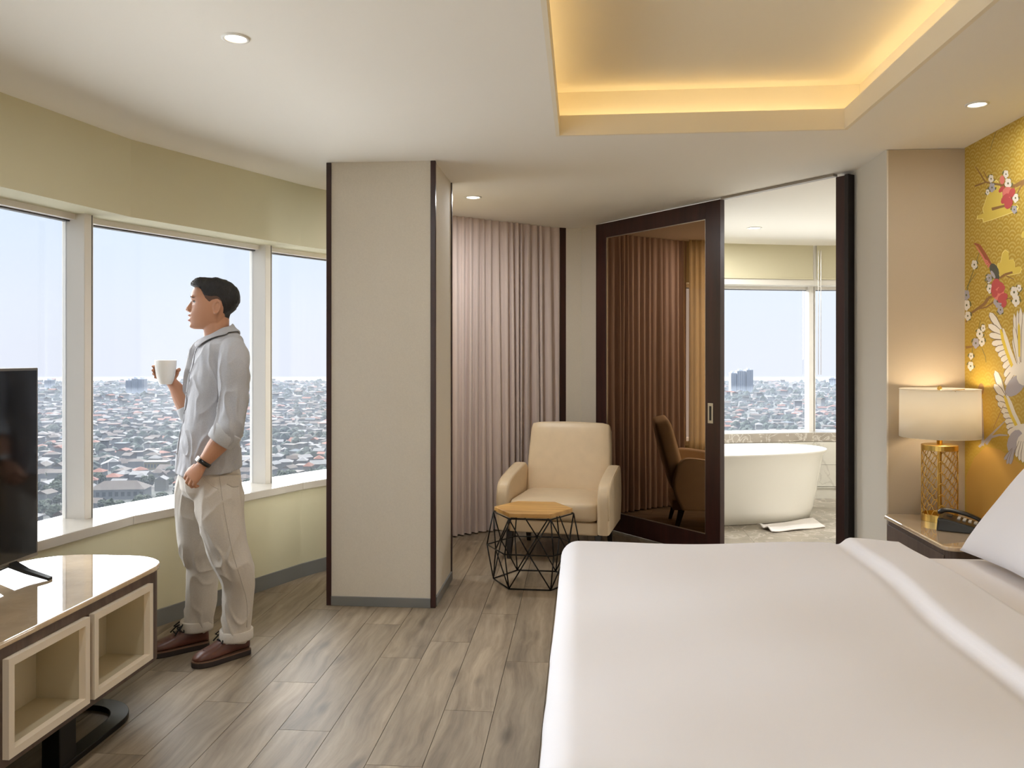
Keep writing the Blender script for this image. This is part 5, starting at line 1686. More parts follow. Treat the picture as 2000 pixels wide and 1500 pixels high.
# creases: long soft folds, stronger at elbow, armpit and waist
def crease(o, spots_, base, sc_, seed):
    me = o.data
    co = np.empty(len(me.vertices) * 3); me.vertices.foreach_get('co', co); co = co.reshape(-1, 3)
    no = np.empty(len(me.vertices) * 3); me.vertex_normals.foreach_get('vector', no); no = no.reshape(-1, 3)
    for i in range(len(co)):
        p_ = Vector(co[i])
        k = base
        for c, r, g in spots_:
            k += g * math.exp(-((p_ - c).length / r) ** 2)
        q = Vector((p_.x * sc_, p_.y * sc_, p_.z * sc_ * 0.55)) + Vector((seed, 0, 0))
        w_ = Vector((mnoise.noise(q * 0.6), mnoise.noise(q * 0.6 + Vector((5, 0, 0))), mnoise.noise(q * 0.6 + Vector((0, 7, 0)))))
        r_ = max(0.0, 1 - abs(mnoise.noise(q + w_ * 0.9)) * 2.4) ** 2 * 1.3
        co[i] += no[i] * (k * (r_ - 0.35) + 0.4 * k * mnoise.noise(q * 2.4))
    me.vertices.foreach_set('co', co.ravel()); me.update()
L_ = lambda px, py, d: lo(P(px, py, d))
crease(shirt, [(L_(440, 838, 3.58), .07, .011), (L_(425, 715, 3.68), .07, .009), (L_(395, 890, 3.68), .12, .008), (L_(475, 735, 3.7), .06, .007), (L_(375, 745, 3.75), .09, .005), (L_(450, 790, 3.58), .07, .005)], 0.0034, 14.0, 2.0)

# ---------------------------------------------------------------- trousers
tb = MB()
PEL = [(884, 408, .172, .118), (905, 408, .178, .126), (930, 409, .181, .132), (952, 409, .172, .126), (966, 410, .150, .108), (976, 411, .11, .075)]
tb.loft([ringv(P(px, y, DM), ft, b_, lt, a, 36, 2.3) for y, px, a, b_ in PEL])
LL = smooth_path([(427, 930, 3.725, 42), (428, 965, 3.715, 45), (430, 1000, 3.71, 43.5), (436, 1035, 3.71, 41), (444, 1068, 3.715, 38), (453, 1092, 3.725, 36), (461, 1112, 3.74, 33.5), (466, 1139, 3.765, 30.5), (465, 1170, 3.785, 29.5), (463, 1205, 3.80, 28.5), (461, 1246, 3.815, 28)], 5)
limb(tb, LL, 26)
RL = smooth_path([(392, 930, 3.875, 42), (388, 965, 3.875, 44), (386, 1000, 3.875, 41), (385, 1030, 3.88, 38), (386, 1055, 3.885, 37), (391, 1080, 3.895, 35), (397, 1100, 3.905, 31.5), (395, 1125, 3.915, 30), (393, 1165, 3.93, 29.5), (389, 1200, 3.935, 27.5), (384, 1226, 3.935, 27)], 5)
limb(tb, RL, 26)
trousers = fuse(tb, 'trousers', MT['trouser'], 0.0046, 6)
crease(trousers, [(L_(450, 1100, 3.69), .08, .010), (L_(390, 1085, 3.86), .07, .010), (L_(462, 1225, 3.8), .08, .008), (L_(386, 1210, 3.92), .07, .008), (L_(400, 985, 3.75), .10, .008), (L_(470, 960, 3.8), .07, .008)], 0.0026, 12.5, 8.0)

# ---------------------------------------------------------------- boots
HEEL_L, TOE_L = c2w(-1.250, 3.878), c2w(-1.436, 3.676)
HEEL_R, TOE_R = c2w(-1.472, 3.968), c2w(-1.708, 3.800)
def boot(heel, toe):
    d = (toe - heel); Lr = d.length; d.normalize(); s = Vector((-d.y, d.x, 0))
    def pt(f, w_, z): return lo(heel + d * (f * Lr) + s * w_ + UP * z)
    # upper: cross sections along the foot: (f, half width, height, roundness)
    secs = [(-.005, .012, .040, 0), (.010, .028, .115, 0), (.05, .036, .140, 0), (.13, .039, .148, 0), (.24, .040, .146, 0), (.34, .041, .130, 0), (.44, .043, .109, 0), (.54, .046, .090, 0), (.64, .0485, .078, 0), (.74, .048, .070, 0), (.83, .0445, .065, 0), (.90, .038, .058, 0), (.955, .027, .047, 0), (.985, .012, .037, 0)]
    rings = []
    for f, w_, h, _ in secs:
        r = []
        for k in range(20):
            a = PI * k / 19
            x = -math.cos(a); y = math.sin(a)
            r.append(pt(f, w_ * math.copysign(abs(x) ** 0.75, x), 0.026 + (h - 0.026) * y ** 0.7))
        rings.append(r)
    up_ = MB().loft(rings)
    def outline(g, n=28):
        out = []
        fs = [q[0] for q in secs]; 
        for f, w_, h, _ in secs: out.append((f, w_ + g))
        pts = [(out[0][0] - g / Lr * 0.8, 0.0)] + [(f, w_) for f, w_ in out] + [(out[-1][0] + g / Lr * 0.9, 0.0)]
        right = [(f, -w_) for f, w_ in reversed(pts[1:-1])]
        return pts + right
    so = MB()
    ol = outline(0.006)
    ring = lambda z, g: [pt(f, w_, z) for f, w_ in outline(g)]
    so.loft([ring(0.0, 0.003), ring(0.004, 0.006), ring(0.024, 0.006)])
    hl = MB(); 
    we = MB().loft([ring(0.024, 0.0055), ring(0.029, 0.0055)])
    # laces across the instep
    lc_ = []
    for f, h in ((.36, .128), (.42, .116), (.48, .104), (.54, .093)):
        w_ = .020
        lc_.append([pt(f - .02, -w_, h - .004), pt(f, -w_ * .5, h + .003), pt(f + .01, 0, h + .005), pt(f, w_ * .5, h + .003), pt(f - .02, w_, h - .004)])
    bow = [[pt(.38, 0, .130), pt(.43, .03, .132), pt(.50, .052, .112), pt(.43, .05, .100), pt(.38, .0, .127)], [pt(.38, 0, .130), pt(.43, -.03, .130), pt(.50, -.05, .108), pt(.42, -.046, .098), pt(.38, .0, .127)],
           [pt(.38, 0, .130), pt(.47, .024, .118), pt(.56, .040, .088)], [pt(.38, 0, .130), pt(.48, -.02, .116), pt(.57, -.034, .086)]]
    return up_, so, we, lc_ + bow
person_children = []
for heel, toe in ((HEEL_L, TOE_L), (HEEL_R, TOE_R)):
    u_, so, we, lc_ = boot(heel, toe)
    bo = u_.build('boot', MT['boot'], smooth=True, sub=1)
    s_ = so.build('sole', MT['sole'], bo); w2 = we.build('welt', MT['welt'], bo)
    for q in lc_: MB().tube(q, 0.0034, 6).build('lace', MT['lace'], bo, smooth=True)
    d_ = (toe - heel).normalized(); sd = Vector((-d_.y, d_.x, 0)); Lr = (toe - heel).length
    MB().tube([lo(heel + d_ * (Lr * .80 - 0.012 * abs(x) / .04) + sd * x + UP * (0.026 + 0.0405 * (1 - (x / .0475) ** 2) ** 0.36 + 0.001)) for x in [(-.0465 + .093 * k / 14) for k in range(15)]], 0.0018, 6).build('toe_cap_seam', MT['boot'], bo, smooth=True)
    person_children.append(bo)
# turned-up trouser hems
def hem(px, py, d, rpx, d2, rings=((-10, 1.10), (-9, 1.13), (6, 1.14), (9, 1.12), (10, 1.04))):
    R = rpx * d / FPX; c = P(px, py, d); k = d / FPX
    b = MB()
    rr = []
    for dz_, g in rings:
        cc_ = c + UP * (-dz_ * k)
        rr.append([lo(cc_ + c2w(math.cos(2 * PI * i / 32), math.sin(2 * PI * i / 32)) * (R * g * (1 + 0.02 * math.sin(3 * 2 * PI * i / 32 + d2)))) for i in range(32)])
    return b.loft(rr).build('trouser_cuff', MT['trouser'], smooth=True)
c1_ = hem(461, 1238, 3.813, 28, 0.3); c2_ = hem(384, 1219, 3.935, 27, 1.3)

# ---------------------------------------------------------------- head, neck, arms, hands as one skin
kz = DM / FPX
HC = 424.0        # px of the head's axis
SK = [  # py, front px, back px, half width
    (549.5, 412, 420, .012), (551, 401, 430, .034), (554, 393, 440, .049), (558, 387, 447, .058), (565, 382.0, 455, .067), (572, 379.2, 459, .0715), (579, 377.6, 461, .0745), (584, 377.2, 461.5, .0755), (590, 379.2, 461, .0755),
    (597, 379.5, 458, .0745), (603, 379.0, 455, .0725), (609, 377.0, 450, .070), (614, 375.4, 446, .0675), (619, 374.8, 442, .0645), (624, 374.8, 439, .061), (629, 376.0, 436, .057), (633, 376.0, 433, .052), (637, 375.2, 428, .046), (640, 376.5, 420, .038), (643, 382, 408, .024)]
def skull(py, ang, grow=0.0):
    fp, bp_, hw = interp(SK, py)
    ca, sa = math.cos(ang), math.sin(ang)
    fr, bk = (HC - fp) * kz / math.cos(math.radians(13)), (bp_ - HC) * kz
    if bk < 0.004: bk = 0.004
    e = 2.25
    rf = (fr if ca > 0 else bk)
    x = (rf + grow) * math.copysign(abs(ca) ** (2 / e), ca); y = (hw + grow) * math.copysign(abs(sa) ** (2 / e), sa)
    # flatten the cheeks towards the eyes and mouth
    if ca > 0 and py > 583: y *= 1 - 0.06 * ca * ca
    return P(HC, py, DM) + fh * x + lh * y
hb = MB()
pys = [549.5, 550.2, 551, 552.3, 554, 556, 558, 561, 565, 569, 572, 576, 579, 582, 584, 587, 590, 594, 597, 600, 603, 606, 609, 612, 614, 617, 619, 622, 624, 627, 629, 631, 633, 635, 637, 639, 640.5, 643]
hb.loft([[lo(skull(y, 2 * PI * k / 48)) for k in range(48)] for y in pys])
# face px/py on the mid-line -> point, with sideways offset
def fpt(px, py, side=0.0):
    return lo(P(HC, py, DM) + fh * ((HC - px) * kz / math.cos(math.radians(13))) + lh * side)
def ell(mb, c, A, ra, B, rb, C, rc, n=14, m_=9):
    rr = []
    for j in range(m_ + 1):
        t_ = -PI / 2 + PI * (j + 0.02) / (m_ + 0.04)
        rr.append([c + A * (ra * math.sin(t_)) + B * (rb * math.cos(t_) * math.cos(2 * PI * k / n)) + C * (rc * math.cos(t_) * math.sin(2 * PI * k / n)) for k in range(n)])
    mb.loft(rr)
# nose
nr_ = []
for py, px, wd in ((585, 379.5, .007), (589, 377.0, .0075), (593, 374.4, .0085), (597, 371.8, .0100), (601, 369.2, .0120), (604, 367.6, .0140), (606.3, 367.6, .0145), (608.3, 369.4, .0140), (610.0, 373.0, .0120)):
    base_ = 383.0
    nr_.append([fpt(px, py, 0), fpt(px + .8, py, wd * .55), fpt(px + 3.2, py, wd * .9), fpt(base_, py, wd * 1.25), fpt(base_ + 3, py, 0), fpt(base_, py, -wd * 1.25), fpt(px + 3.2, py, -wd * .9), fpt(px + .8, py, -wd * .55)])
hb.loft(nr_)
for s in (-1, 1):
    ell(hb, fpt(374.2, 606.0, s * .0125), lh, .0065, fh, .0085, UP, .0065)                    # nostril wings
    ell(hb, fpt(382.0, 581.5, s * .026), lh, .024, fh, .0085, UP, .0060)                       # brow ridge
ell(hb, fpt(374.9, 616.5, 0), lh, .021, fh, .0085, UP, .0045)
ell(hb, fpt(374.9, 626.0, 0), lh, .018, fh, .0090, UP, .0052)
ell(hb, fpt(379.5, 637.0, 0), lh, .020, fh, .012, UP, .0115)                                  # chin
# ears
for s in (-1, 1):
    ec = fpt(426.5, 602, s * .0745)
    out_ = lh * s; bk_ = -fh
    sl = (UP * 0.97 + bk_ * 0.22).normalized(); fw = (bk_ * 0.97 - UP * 0.22).normalized() + out_ * 0.35; fw.normalize()
    pts = []
    for k in range(17):
        a = math.radians(-100 + 290 * k / 16)
        rx, rz = .0155, .0285
        pts.append(ec + fw * (rx * math.cos(a) + .003) + sl * (rz * math.sin(a)) + out_ * 0.006)
    hb.tube(pts, [.0036 + .0016 * (k < 4) for k in range(17)], 8)
    ell(hb, ec + fw * .001, sl, .026, fw, .0145, out_, .0045)
    ell(hb, ec + fw * -.010 + sl * -.004, sl, .010, fw, .005, out_, .0075)
    ell(hb, ec + fw * -.001 - sl * .026 + out_ * .003, sl, .008, fw, .008, out_, .004)
# neck and hidden trunk
hb.loft([ringv(P(px, y, DM), fh, b_, lh, a, 28, 2.0) for y, px, a, b_ in ((606, 425, .046, .048), (616, 424, .051, .053), (627, 423, .054, .056), (637, 422.5, .056, .057), (648, 423.5, .058, .058), (660, 425, .062, .060), (672, 428, .070, .062))])
hb.loft([torso_ring(y, -0.03) for y in (662, 672, 684, 705, 735, 765, 800, 835, 866, 890, 905)])
limb(hb, [(a, b_, d, max(6, r - 8)) for a, b_, d, r in SL[3:]] , 14)
limb(hb, [(a, b_, d, max(6, r - 8)) for a, b_, d, r in SRr[3:]], 14)
limb(hb, [(a, b_, d, (r - 9) if b_ < 1180 else 12) for a, b_, d, r in LL] + [(466, 1262, 3.83, 8)], 14)
limb(hb, [(a, b_, d, (r - 9) if b_ < 1165 else 12) for a, b_, d, r in RL] + [(390, 1246, 3.94, 8)], 14)
# left forearm, hand with the thumb hooked in the pocket
WL = (397.5, 905, 3.562)
limb(hb, smooth_path([(447, 842, 3.595, 18), (437, 855, 3.59, 20), (428, 866, 3.585, 19.5), (418, 878, 3.577, 17.5), (408, 891, 3.568, 14.5), (400, 901, 3.563, 12.5), (395, 908, 3.558, 12.2)], 4), 18)
def hand(wrist, knuck, nrm_, side, size=1.0):
    """palm from wrist to knuckles; nrm_ = back of the hand, side = towards the index finger"""
    ax_ = (knuck - wrist); Lp = ax_.length; ax_.normalize()
    rr = []
    for f, w_, th in ((0.0, .022, .015), (0.25, .028, .0155), (0.6, .037, .015), (0.9, .040, .0135), (1.03, .038, .011)):
        c = wrist + ax_ * (f * Lp)
        rr.append([c + side * (w_ * size * math.cos(2 * PI * k / 18)) + nrm_ * (th * size * math.copysign(abs(math.sin(2 * PI * k / 18)) ** .8, math.sin(2 * PI * k / 18))) for k in range(18)])
    hb.loft(rr)
    return ax_
wl, kl = lo(P(395, 908, 3.556)), lo(P(373, 934, 3.546))
nb = (c2w(-0.15, -0.95) + UP * 0.35); 
axl = (kl - wl).normalized(); nb = (nb - axl * nb.dot(axl)).normalized(); sdl = axl.cross(nb).normalized()
if sdl.dot(c2w(-1, 0)) < 0: sdl = -sdl            # index side points forward (to the window)
hand(wl, kl, nb, sdl)
inw = -nb
for i, (off, l1, l2, l3) in enumerate(((.027, .040, .026, .020), (.009, .044, .030, .021), (-.009, .041, .028, .020), (-.026, .033, .022, .018))):
    base = kl + sdl * off + axl * (-.002 if i in (1, 2) else -.008)
    d1 = (axl * .90 + inw * .42 + sdl * (0.10 * (1 - i * .6))).normalized(); d2 = (axl * .30 + inw * .95).normalized(); d3 = (-axl * .45 + inw * .85).normalized()
    p1 = base + d1 * l1 * .72; p2 = p1 + d2 * l2 * .85; p3 = p2 + d3 * l3 * .8
    hb.tube([base - axl * .018, base, (base + p1) / 2, p1, (p1 + p2) / 2, p2, p3], [.0100, .0102, .0090, .0094, .0082, .0084, .0068], 10)
    ell(hb, p3, d3, .006, sdl, .0066, nb, .0066)
tb0 = wl + axl * .030 + sdl * .022
hb.tube([tb0 - axl * .01, tb0 + sdl * .012 + axl * .022 + inw * .006, tb0 + sdl * .016 + axl * .048 + inw * .018, tb0 + sdl * .012 + axl * .070 + inw * .034], [.012, .0115, .0105, .008], 10)
# right forearm rising to the mug
MUGD = 3.885
limb(hb, smooth_path([(375, 812, 3.95, 17), (370, 800, 3.945, 19.5), (362, 786, 3.94, 19.5), (352, 770, 3.945, 16.5), (343, 756, 3.948, 12.5), (336, 747, 3.950, 10.8), (332, 741, 3.950, 10.6)], 4), 18)
mugc = lo(P(323.5, 728, MUGD))
wr = lo(P(333.5, 743, 3.950))
right = c2w(1, 0); away = c2w(0, 1)
kr = mugc + right * 0.006 + away * 0.067 + UP * 0.012
axr = (kr - wr).normalized(); nbr = away + right * 0.35; nbr = (nbr - axr * nbr.dot(axr)).normalized(); sdr = axr.cross(nbr).normalized()
if sdr.z < 0: sdr = -sdr
hand(wr, kr, nbr, sdr)
for i, (zz, r_) in enumerate(((.026, .0488), (.008, .0480), (-.010, .0462), (-.026, .0430))):
    pts = []
    for k in range(7):
        a = math.radians(78 + (104, 110, 104, 92)[i] * k / 6)
        rr_ = r_ + .0105
        pts.append(mugc + right * (rr_ * math.cos(a)) + away * (rr_ * math.sin(a)) + UP * (zz + .004 * k / 6))
    hb.tube([kr + sdr * (zz * .9) - axr * .01] + pts, [.010, .0098, .0094, .0092, .0088, .0086, .0082, .0068], 10)
    ell(hb, pts[-1], right, .0066, away, .0066, UP, .0066)
tpts = []
for k in range(5):
    a = math.radians(70 - 44 * k / 4); rr_ = .0475 + .0125
    tpts.append(mugc + right * (rr_ * math.cos(a)) + away * (rr_ * math.sin(a)) + UP * (.004 + .012 * k / 4))
hb.tube([wr + axr * .02 + sdr * .012] + tpts, [.0125, .0115, .011, .0105, .010, .008], 10)

person = fuse(hb, 'person', MT['skin'], 0.0030, 3, 0.45)
# eye sockets pressed in, lips tinted
me = person.data
co = np.empty(len(me.vertices) * 3); me.vertices.foreach_get('co', co); co = co.reshape(-1, 3)
FH, LH = np.array(fh), np.array(lh)
for s in (-1, 1):
    c = np.array(fpt(380.5, 591.5, s * .031))
    r2 = ((co - c) @ LH) ** 2 / .017 ** 2 + (co[:, 2] - c[2]) ** 2 / .0085 ** 2 + np.maximum(0, np.abs((co - c) @ FH) - .02) ** 2 / .01 ** 2
    co -= FH * (0.0075 * np.exp(-r2))[:, None]
mo = np.array(fpt(375.5, 621.0, 0))
q_ = (co - mo)
m2 = (q_ @ LH) ** 2 / .024 ** 2 + (q_[:, 2] - .25 * np.abs(q_ @ LH) ** 1.0 * .6) ** 2 / .0024 ** 2 + np.maximum(0, np.abs(q_ @ FH) - .02) ** 2 / .01 ** 2
co -= FH * (0.0055 * np.exp(-m2))[:, None]
me.vertices.foreach_set('co', co.ravel())
lip = np.zeros(len(co))
for px, py, hw, hh in ((373, 616.2, .022, .0050), (373, 626.0, .020, .0058)):
    c = np.array(fpt(px, py, 0)); q_ = co - c
    lip = np.maximum(lip, np.exp(-np.maximum(0, (q_ @ LH) ** 2 / hw ** 2 + q_[:, 2] ** 2 / hh ** 2 + np.maximum(0, np.abs(q_ @ FH) - .012) ** 2 / .004 ** 2 - 0.5) * 2))
at = me.attributes.new('lip', 'FLOAT', 'POINT'); at.data.foreach_set('value', lip.astype(np.float32))
me.update()
person.location = ORG
tag(person, 'man in grey shirt and pale chinos holding a white mug at the window', 'person')
for o in [shirt, trousers, c1_, c2_] + person_children: o.parent = person
c1_.parent = trousers; c2_.parent = trousers

# eyes, brows, teeth
from mathutils.bvhtree import BVHTree
bp_f = BVHTree.FromPolygons([v.co[:] for v in person.data.vertices], [tuple(p_.vertices) for p_ in person.data.polygons])
def face(py, side, lift=0.0):
    o0 = lo(P(HC, py, DM) + lh * side) + fh * 0.4
    h_ = bp_f.ray_cast(o0, -fh)
    return h_[0] + fh * lift
for s in (-1, 1):
    c = face(591.6, s * .0300, -.0098); b = MB(); ell(b, c, lh, .0118, fh, .0118, UP, .0100, 16, 12)
    eo = b.build('eye', MT['eyewhite'], person, smooth=True)
    b = MB(); ell(b, c + (fh * .0105 + lh * s * .001), fh, .0022, lh, .0054, UP, .0054, 14, 8); b.build('iris', MT['iris'], eo, smooth=True)
    b = MB(); b.tube([face(589.0 + .35 * abs(k - 3), s * (.019 + .0040 * k), .0016) for k in range(7)], [.0008, .0015, .0019, .0020, .0020, .0016, .0008], 6); b.build('eyelashes', MT['hair'], person, smooth=True)
    b = MB(); b.tube([face(587.2 + .3 * abs(k - 3), s * (.018 + .0043 * k), .0008) for k in range(7)], [.0012, .0024, .0030, .0032, .0030, .0022, .0012], 6); b.build('eyelid', MT['skin'], person, smooth=True)
    b = MB(); b.tube([face(581.8 - 1.4 * math.sin(PI * k / 8) + (0.3 * (k - 4) if k > 4 else 0), s * (.010 + .0050 * k), .0003) for k in range(9)], [.0014, .0024, .0028, .0029, .0028, .0026, .0022, .0016, .0008], 6); b.build('eyebrow', MT['hair'], person, smooth=True)
b = MB(); ell(b, fpt(377.2, 621.2, 0), lh, .017, fh, .0085, UP, .0030); b.build('teeth', MT['eyewhite'], person, smooth=True)

# hair
def hairline(a):
    a = abs(a); dg = math.degrees(a)
    return interp([(0, 562.5), (30, 562.5), (48, 563), (60, 568), (68, 582), (82, 588), (90, 586), (100, 590), (112, 608), (125, 624), (180, 632)], dg)[0]
def hair_pt(i, j, nu, nv):
    a = -PI + 2 * PI * i / nu; hl_ = hairline(a)
    f = j / nv
    py = 549.5 + (hl_ - 549.5) * f ** 1.15
    dg = abs(math.degrees(a))
    full = interp([(549, .0165), (556, .0175), (565, .0165), (575, .0150), (590, .0125), (605, .009), (627, .003)], py)[0]
    side = sstep(55, 80, dg) * (1 - sstep(105, 150, dg))
    full *= 1 - 0.62 * side * sstep(558, 580, py)
    edge = sstep(1.0, 0.95 if dg < 60 else 0.72, f)
    g = -0.004 + (full + 0.004) * edge
    p_ = lo(skull(py, a, 0.0)); axis_ = lo(P(HC, max(py, 575), DM))
    if dg > 100 and py > 604:
        pn = lo(P(423.5, py, DM) + fh * (.0565 * math.cos(a)) + lh * (.0545 * math.sin(a)))
        if (pn - axis_).length > (p_ - axis_).length: p_ = pn
    n_ = (p_ - axis_).normalized()
    q = p_ + n_ * g
    q += n_ * (0.0035 * edge * mnoise.noise(Vector((q.x * 55, q.y * 55, q.z * 30))) + 0.002 * edge * mnoise.noise(Vector((q.x * 150, q.y * 150, q.z * 60))))
    if dg < 60: q += fh * (max(0.0, interp(SK, py)[0] - 384.5) * kz * 0.62 * (1 - (dg / 60) ** 2) * edge)
    if dg < 60: q += fh * (0.003 * edge * sstep(545, 556, py) * (1 - dg / 60)) + UP * (0.0035 * edge * (1 - dg / 60))
    return q
nu, nv = 120, 46
hv, hf = [], []
for j in range(nv + 1):
    for i in range(nu): hv.append(hair_pt(i, j, nu, nv))
for j in range(nv):
    for i in range(nu): hf.append((j * nu + i, j * nu + (i + 1) % nu, (j + 1) * nu + (i + 1) % nu, (j + 1) * nu + i))
hf.append(tuple(range(nu)))
MB().add(hv, hf).build('hair', MT['hair'], person, smooth=True)

def fade_pt(i, j, nu, nv, s):
    a = s * math.radians(52 + 62 * i / nu); dg = 52 + 62 * i / nu
    py = 566 + (interp([(52, 567), (60, 571), (66, 579), (72, 588), (79, 595), (86, 590), (94, 588), (104, 592), (114, 606)], dg)[0] - 566) * j / nv
    ed = sstep(0, .15, i / nu) * sstep(1, .85, i / nu) * sstep(1, .8, j / nv)
    return lo(skull(py, a, -0.002 + 0.0032 * ed))
for s in (-1, 1):
    fv = [fade_pt(i, j, 20, 12, s) for j in range(13) for i in range(21)]
    MB().add(fv, [(j * 21 + i, j * 21 + i + 1, (j + 1) * 21 + i + 1, (j + 1) * 21 + i) for j in range(12) for i in range(20)]).build('short_side_hair', MT['fade'], person, smooth=True)
# collar, placket, buttons, sleeve cuff
nv_ = 40
cv, cf = [], []
def coll(a):
    """a = 0 at the nape, +-1 at the front opening"""
    s = abs(a); ang = PI - a * PI * 0.93
    top_py = interp([(0, 633), (.35, 641), (.7, 657), (1, 668)], s)[0]
    drop = interp([(0, 17), (.4, 22), (.75, 20), (.93, 12), (1, 5)], s)[0]
    ra, rb = .066 + .006 * s, .066 + .016 * s
    px = 424 + 0.0 * s
    def at(py, g):
        return lo(P(px + (py - 640) * .08, py, DM) + fh * ((rb + g) * math.cos(ang)) + lh * ((ra + g) * math.sin(ang)))
    return [at(top_py + 14, -.004), at(top_py + 5, -.002), at(top_py, .001), at(top_py - .8, .004), at(top_py + .6, .0075), at(top_py + drop * .5, .013 + .006 * s), at(top_py + drop, .021 + .016 * s * (1 - sstep(.8, 1, s)))]
for i in range(nv_ + 1): cv += coll(-1 + 2 * i / nv_)
for i in range(nv_):
    for j in range(6): cf.append((i * 7 + j, i * 7 + j + 1, (i + 1) * 7 + j + 1, (i + 1) * 7 + j))
COLLAR = (cv, cf)
# points on the shirt front by casting onto the finished shirt
bv = BVHTree.FromPolygons([v.co[:] for v in shirt.data.vertices], [tuple(p_.vertices) for p_ in shirt.data.polygons])
cv, cf = COLLAR
for k_ in range(len(cv)):
    j_ = k_ % 7
    if j_ >= 4:
        h_ = bv.find_nearest(cv[k_])
        gap = (.004, .008, .011)[j_ - 4]
        if (cv[k_] - h_[0]).dot(h_[1]) < gap: cv[k_] = h_[0] + h_[1] * gap
MB().add(cv, cf).build('collar', MT['shirt'], shirt, smooth=True, solid=0.0026)
def front(py, side=0.0, lift=0.002):
    px = interp(TORSO, py)[0]
    s0 = lo(P(px, py, DM) + lt * side) + ft * 0.5
    h_ = bv.ray_cast(s0, -ft)
    return (h_[0] + ft * lift) if h_[0] else lo(P(px, py, DM) + ft * .13)
pv, pf = [], []
rows_ = [668 + (914 - 668) * k / 50 for k in range(51)]
for y in rows_: pv += [front(y, -.014, .0022), front(y, 0, .0034), front(y, .014, .0022)]
for k in range(50):
    for j in range(2): pf.append((k * 3 + j, k * 3 + j + 1, (k + 1) * 3 + j + 1, (k + 1) * 3 + j))
pk = MB().add(pv, pf).build('placket', MT['shirt'], shirt, smooth=True, solid=0.0015)
MB().tube([front(y, .0145, .0012) for y in rows_], 0.0011, 5).build('placket_edge', M('placket_shadow_seam', rgb(120, 120, 128), 0.9), pk, smooth=True)
MT['button'] = M('grey_button', rgb(120, 118, 120), 0.35)
for y in (688, 727, 766, 805, 844, 883):
    c = front(y, 0.0, .0048); b = MB(); ell(b, c, ft, .0014, lt, .0052, UP, .0052); b.build('button', MT['button'], pk, smooth=True)
# rolled-up sleeve
def rolled(p0, p1, r0, r1, nm):
    b = MB(); d = (p1 - p0); Lx = d.length; d.normalize(); a = d.orthogonal().normalized(); c = d.cross(a)
    rr = []
    for f, g in ((-.04, .98), (-.02, 1.08), (.06, 1.13), (.5, 1.17), (.92, 1.17), (1.0, 1.12), (1.02, 1.02), (.93, .90)):
        rr.append([p0 + d * (f * Lx) + (a * math.cos(2 * PI * k / 28) + c * math.sin(2 * PI * k / 28)) * ((r0 + (r1 - r0) * f) * g * (1 + .025 * math.sin(2 * 2 * PI * k / 28 + 3 * f))) for k in range(28)])
    b.loft(rr, cap=False).build(nm, MT['cuff'], shirt, smooth=True)
rolled(L_(447, 840, 3.594), L_(428, 864, 3.584), .059, .051, 'rolled_cuff')
rolled(L_(377, 812, 3.95), L_(366, 791, 3.942), .052, .046, 'rolled_cuff')
# trouser details: side seam and pocket edge
bt = BVHTree.FromPolygons([v.co[:] for v in trousers.data.vertices], [tuple(p_.vertices) for p_ in trousers.data.polygons])
def tsurf(px, py, lift=.0006):
    o_ = lo(P(px, py, 2.0)); d_ = (lo(P(px, py, 5.0)) - o_).normalized()
    h_ = bt.ray_cast(o_, d_)
    return (h_[0] - d_ * lift) if h_[0] else None
MT['seam'] = M('chino_seam', rgb(178, 170, 160), 0.9)
sm = [tsurf(a, b_) for a, b_ in smooth_path([(428, 925), (436, 985), (446, 1040), (456, 1085), (470, 1130), (482, 1175), (482, 1225)], 6)]
sm = [s_ for s_ in sm if s_ is not None]
if len(sm) > 3: MB().tube(sm, 0.0013, 5).build('side_seam', MT['seam'], trousers, smooth=True)
sm = [tsurf(a, b_) for a, b_ in smooth_path([(393, 928), (402, 938), (414, 948), (427, 955)], 5)]
sm = [s_ for s_ in sm if s_ is not None]
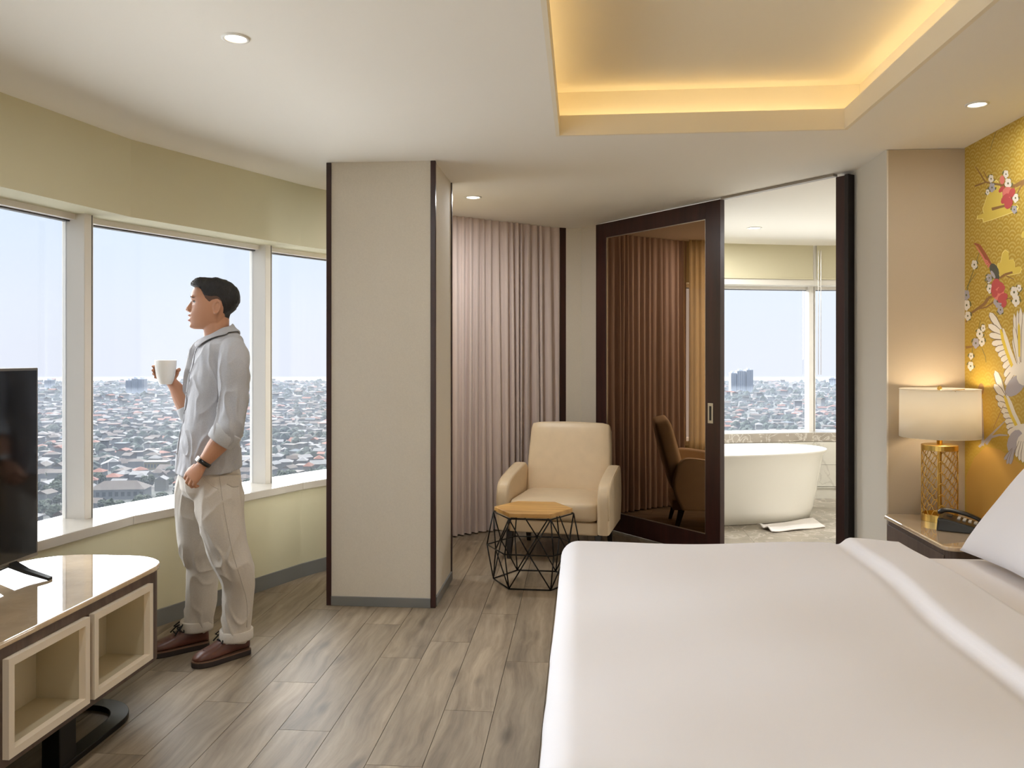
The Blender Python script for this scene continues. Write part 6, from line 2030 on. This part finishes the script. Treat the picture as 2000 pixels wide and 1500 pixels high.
if len(sm) > 3: MB().tube(sm, 0.0022, 5).build('pocket_edge', MT['trouser'], trousers, smooth=True)
sm = [tsurf(a, b_) for a, b_ in smooth_path([(443, 945), (455, 951), (466, 950)], 5)]
sm = [s_ for s_ in sm if s_ is not None]
if len(sm) > 3: MB().tube(sm, 0.0016, 5).build('back_pocket_edge', MT['seam'], trousers, smooth=True)
# wrist band
wa = (L_(395, 908, 3.558) - L_(404, 896, 3.565)).normalized(); wc = L_(398.5, 903.5, 3.5615)
u1_ = wa.orthogonal().normalized(); u2_ = wa.cross(u1_)
R_ = .0292
b = MB()
b.loft([[wc + wa * dx + (u1_ * math.cos(2 * PI * k / 32) + u2_ * math.sin(2 * PI * k / 32)) * (R_ + g) for k in range(32)] for dx, g in ((-.0075, -.002), (-.009, .002), (.009, .002), (.0075, -.002))], cap=False)
wb_ = b.build('wristband', MT['blackplastic'], person, smooth=True)
od = (c2w(-0.75, -0.6) + UP * 0.25); od = (od - wa * od.dot(wa)).normalized(); sd_ = wa.cross(od)
b = MB(); c = wc + od * (R_ + .004)
b.add([c + wa * x * .011 + sd_ * y * .015 + od * z * .0035 for z in (-1, 1) for x, y in ((-1, -1), (1, -1), (1, 1), (-1, 1))], [(3, 2, 1, 0), (4, 5, 6, 7), (0, 1, 5, 4), (1, 2, 6, 5), (2, 3, 7, 6), (3, 0, 4, 7)])
b.build('watch_face', MT['watchface'], wb_, bevel=0.002)

# the mug in his hand
mt_, mb_ = P(323.5, 703.5, MUGD), P(323.5, 750.5, MUGD)
H_ = mt_.z - mb_.z
prof = [(.0, 0), (.026, 0.0), (.0295, .003), (.0365, .020), (.0420, .042), (.0458, .068), (.0480, .092), (.0487, H_ - .001), (.0480, H_), (.0457, H_ - .001), (.0450, .092), (.0425, .064), (.0385, .038), (.031, .014), (.0, .010)]
mug = MB().lathe(prof, 48).build('mug', M('white_porcelain', rgb(238, 236, 230), 0.18), smooth=True)
mug.location = mb_
tag(mug, 'white porcelain mug held up in the man\'s hand', 'mug')
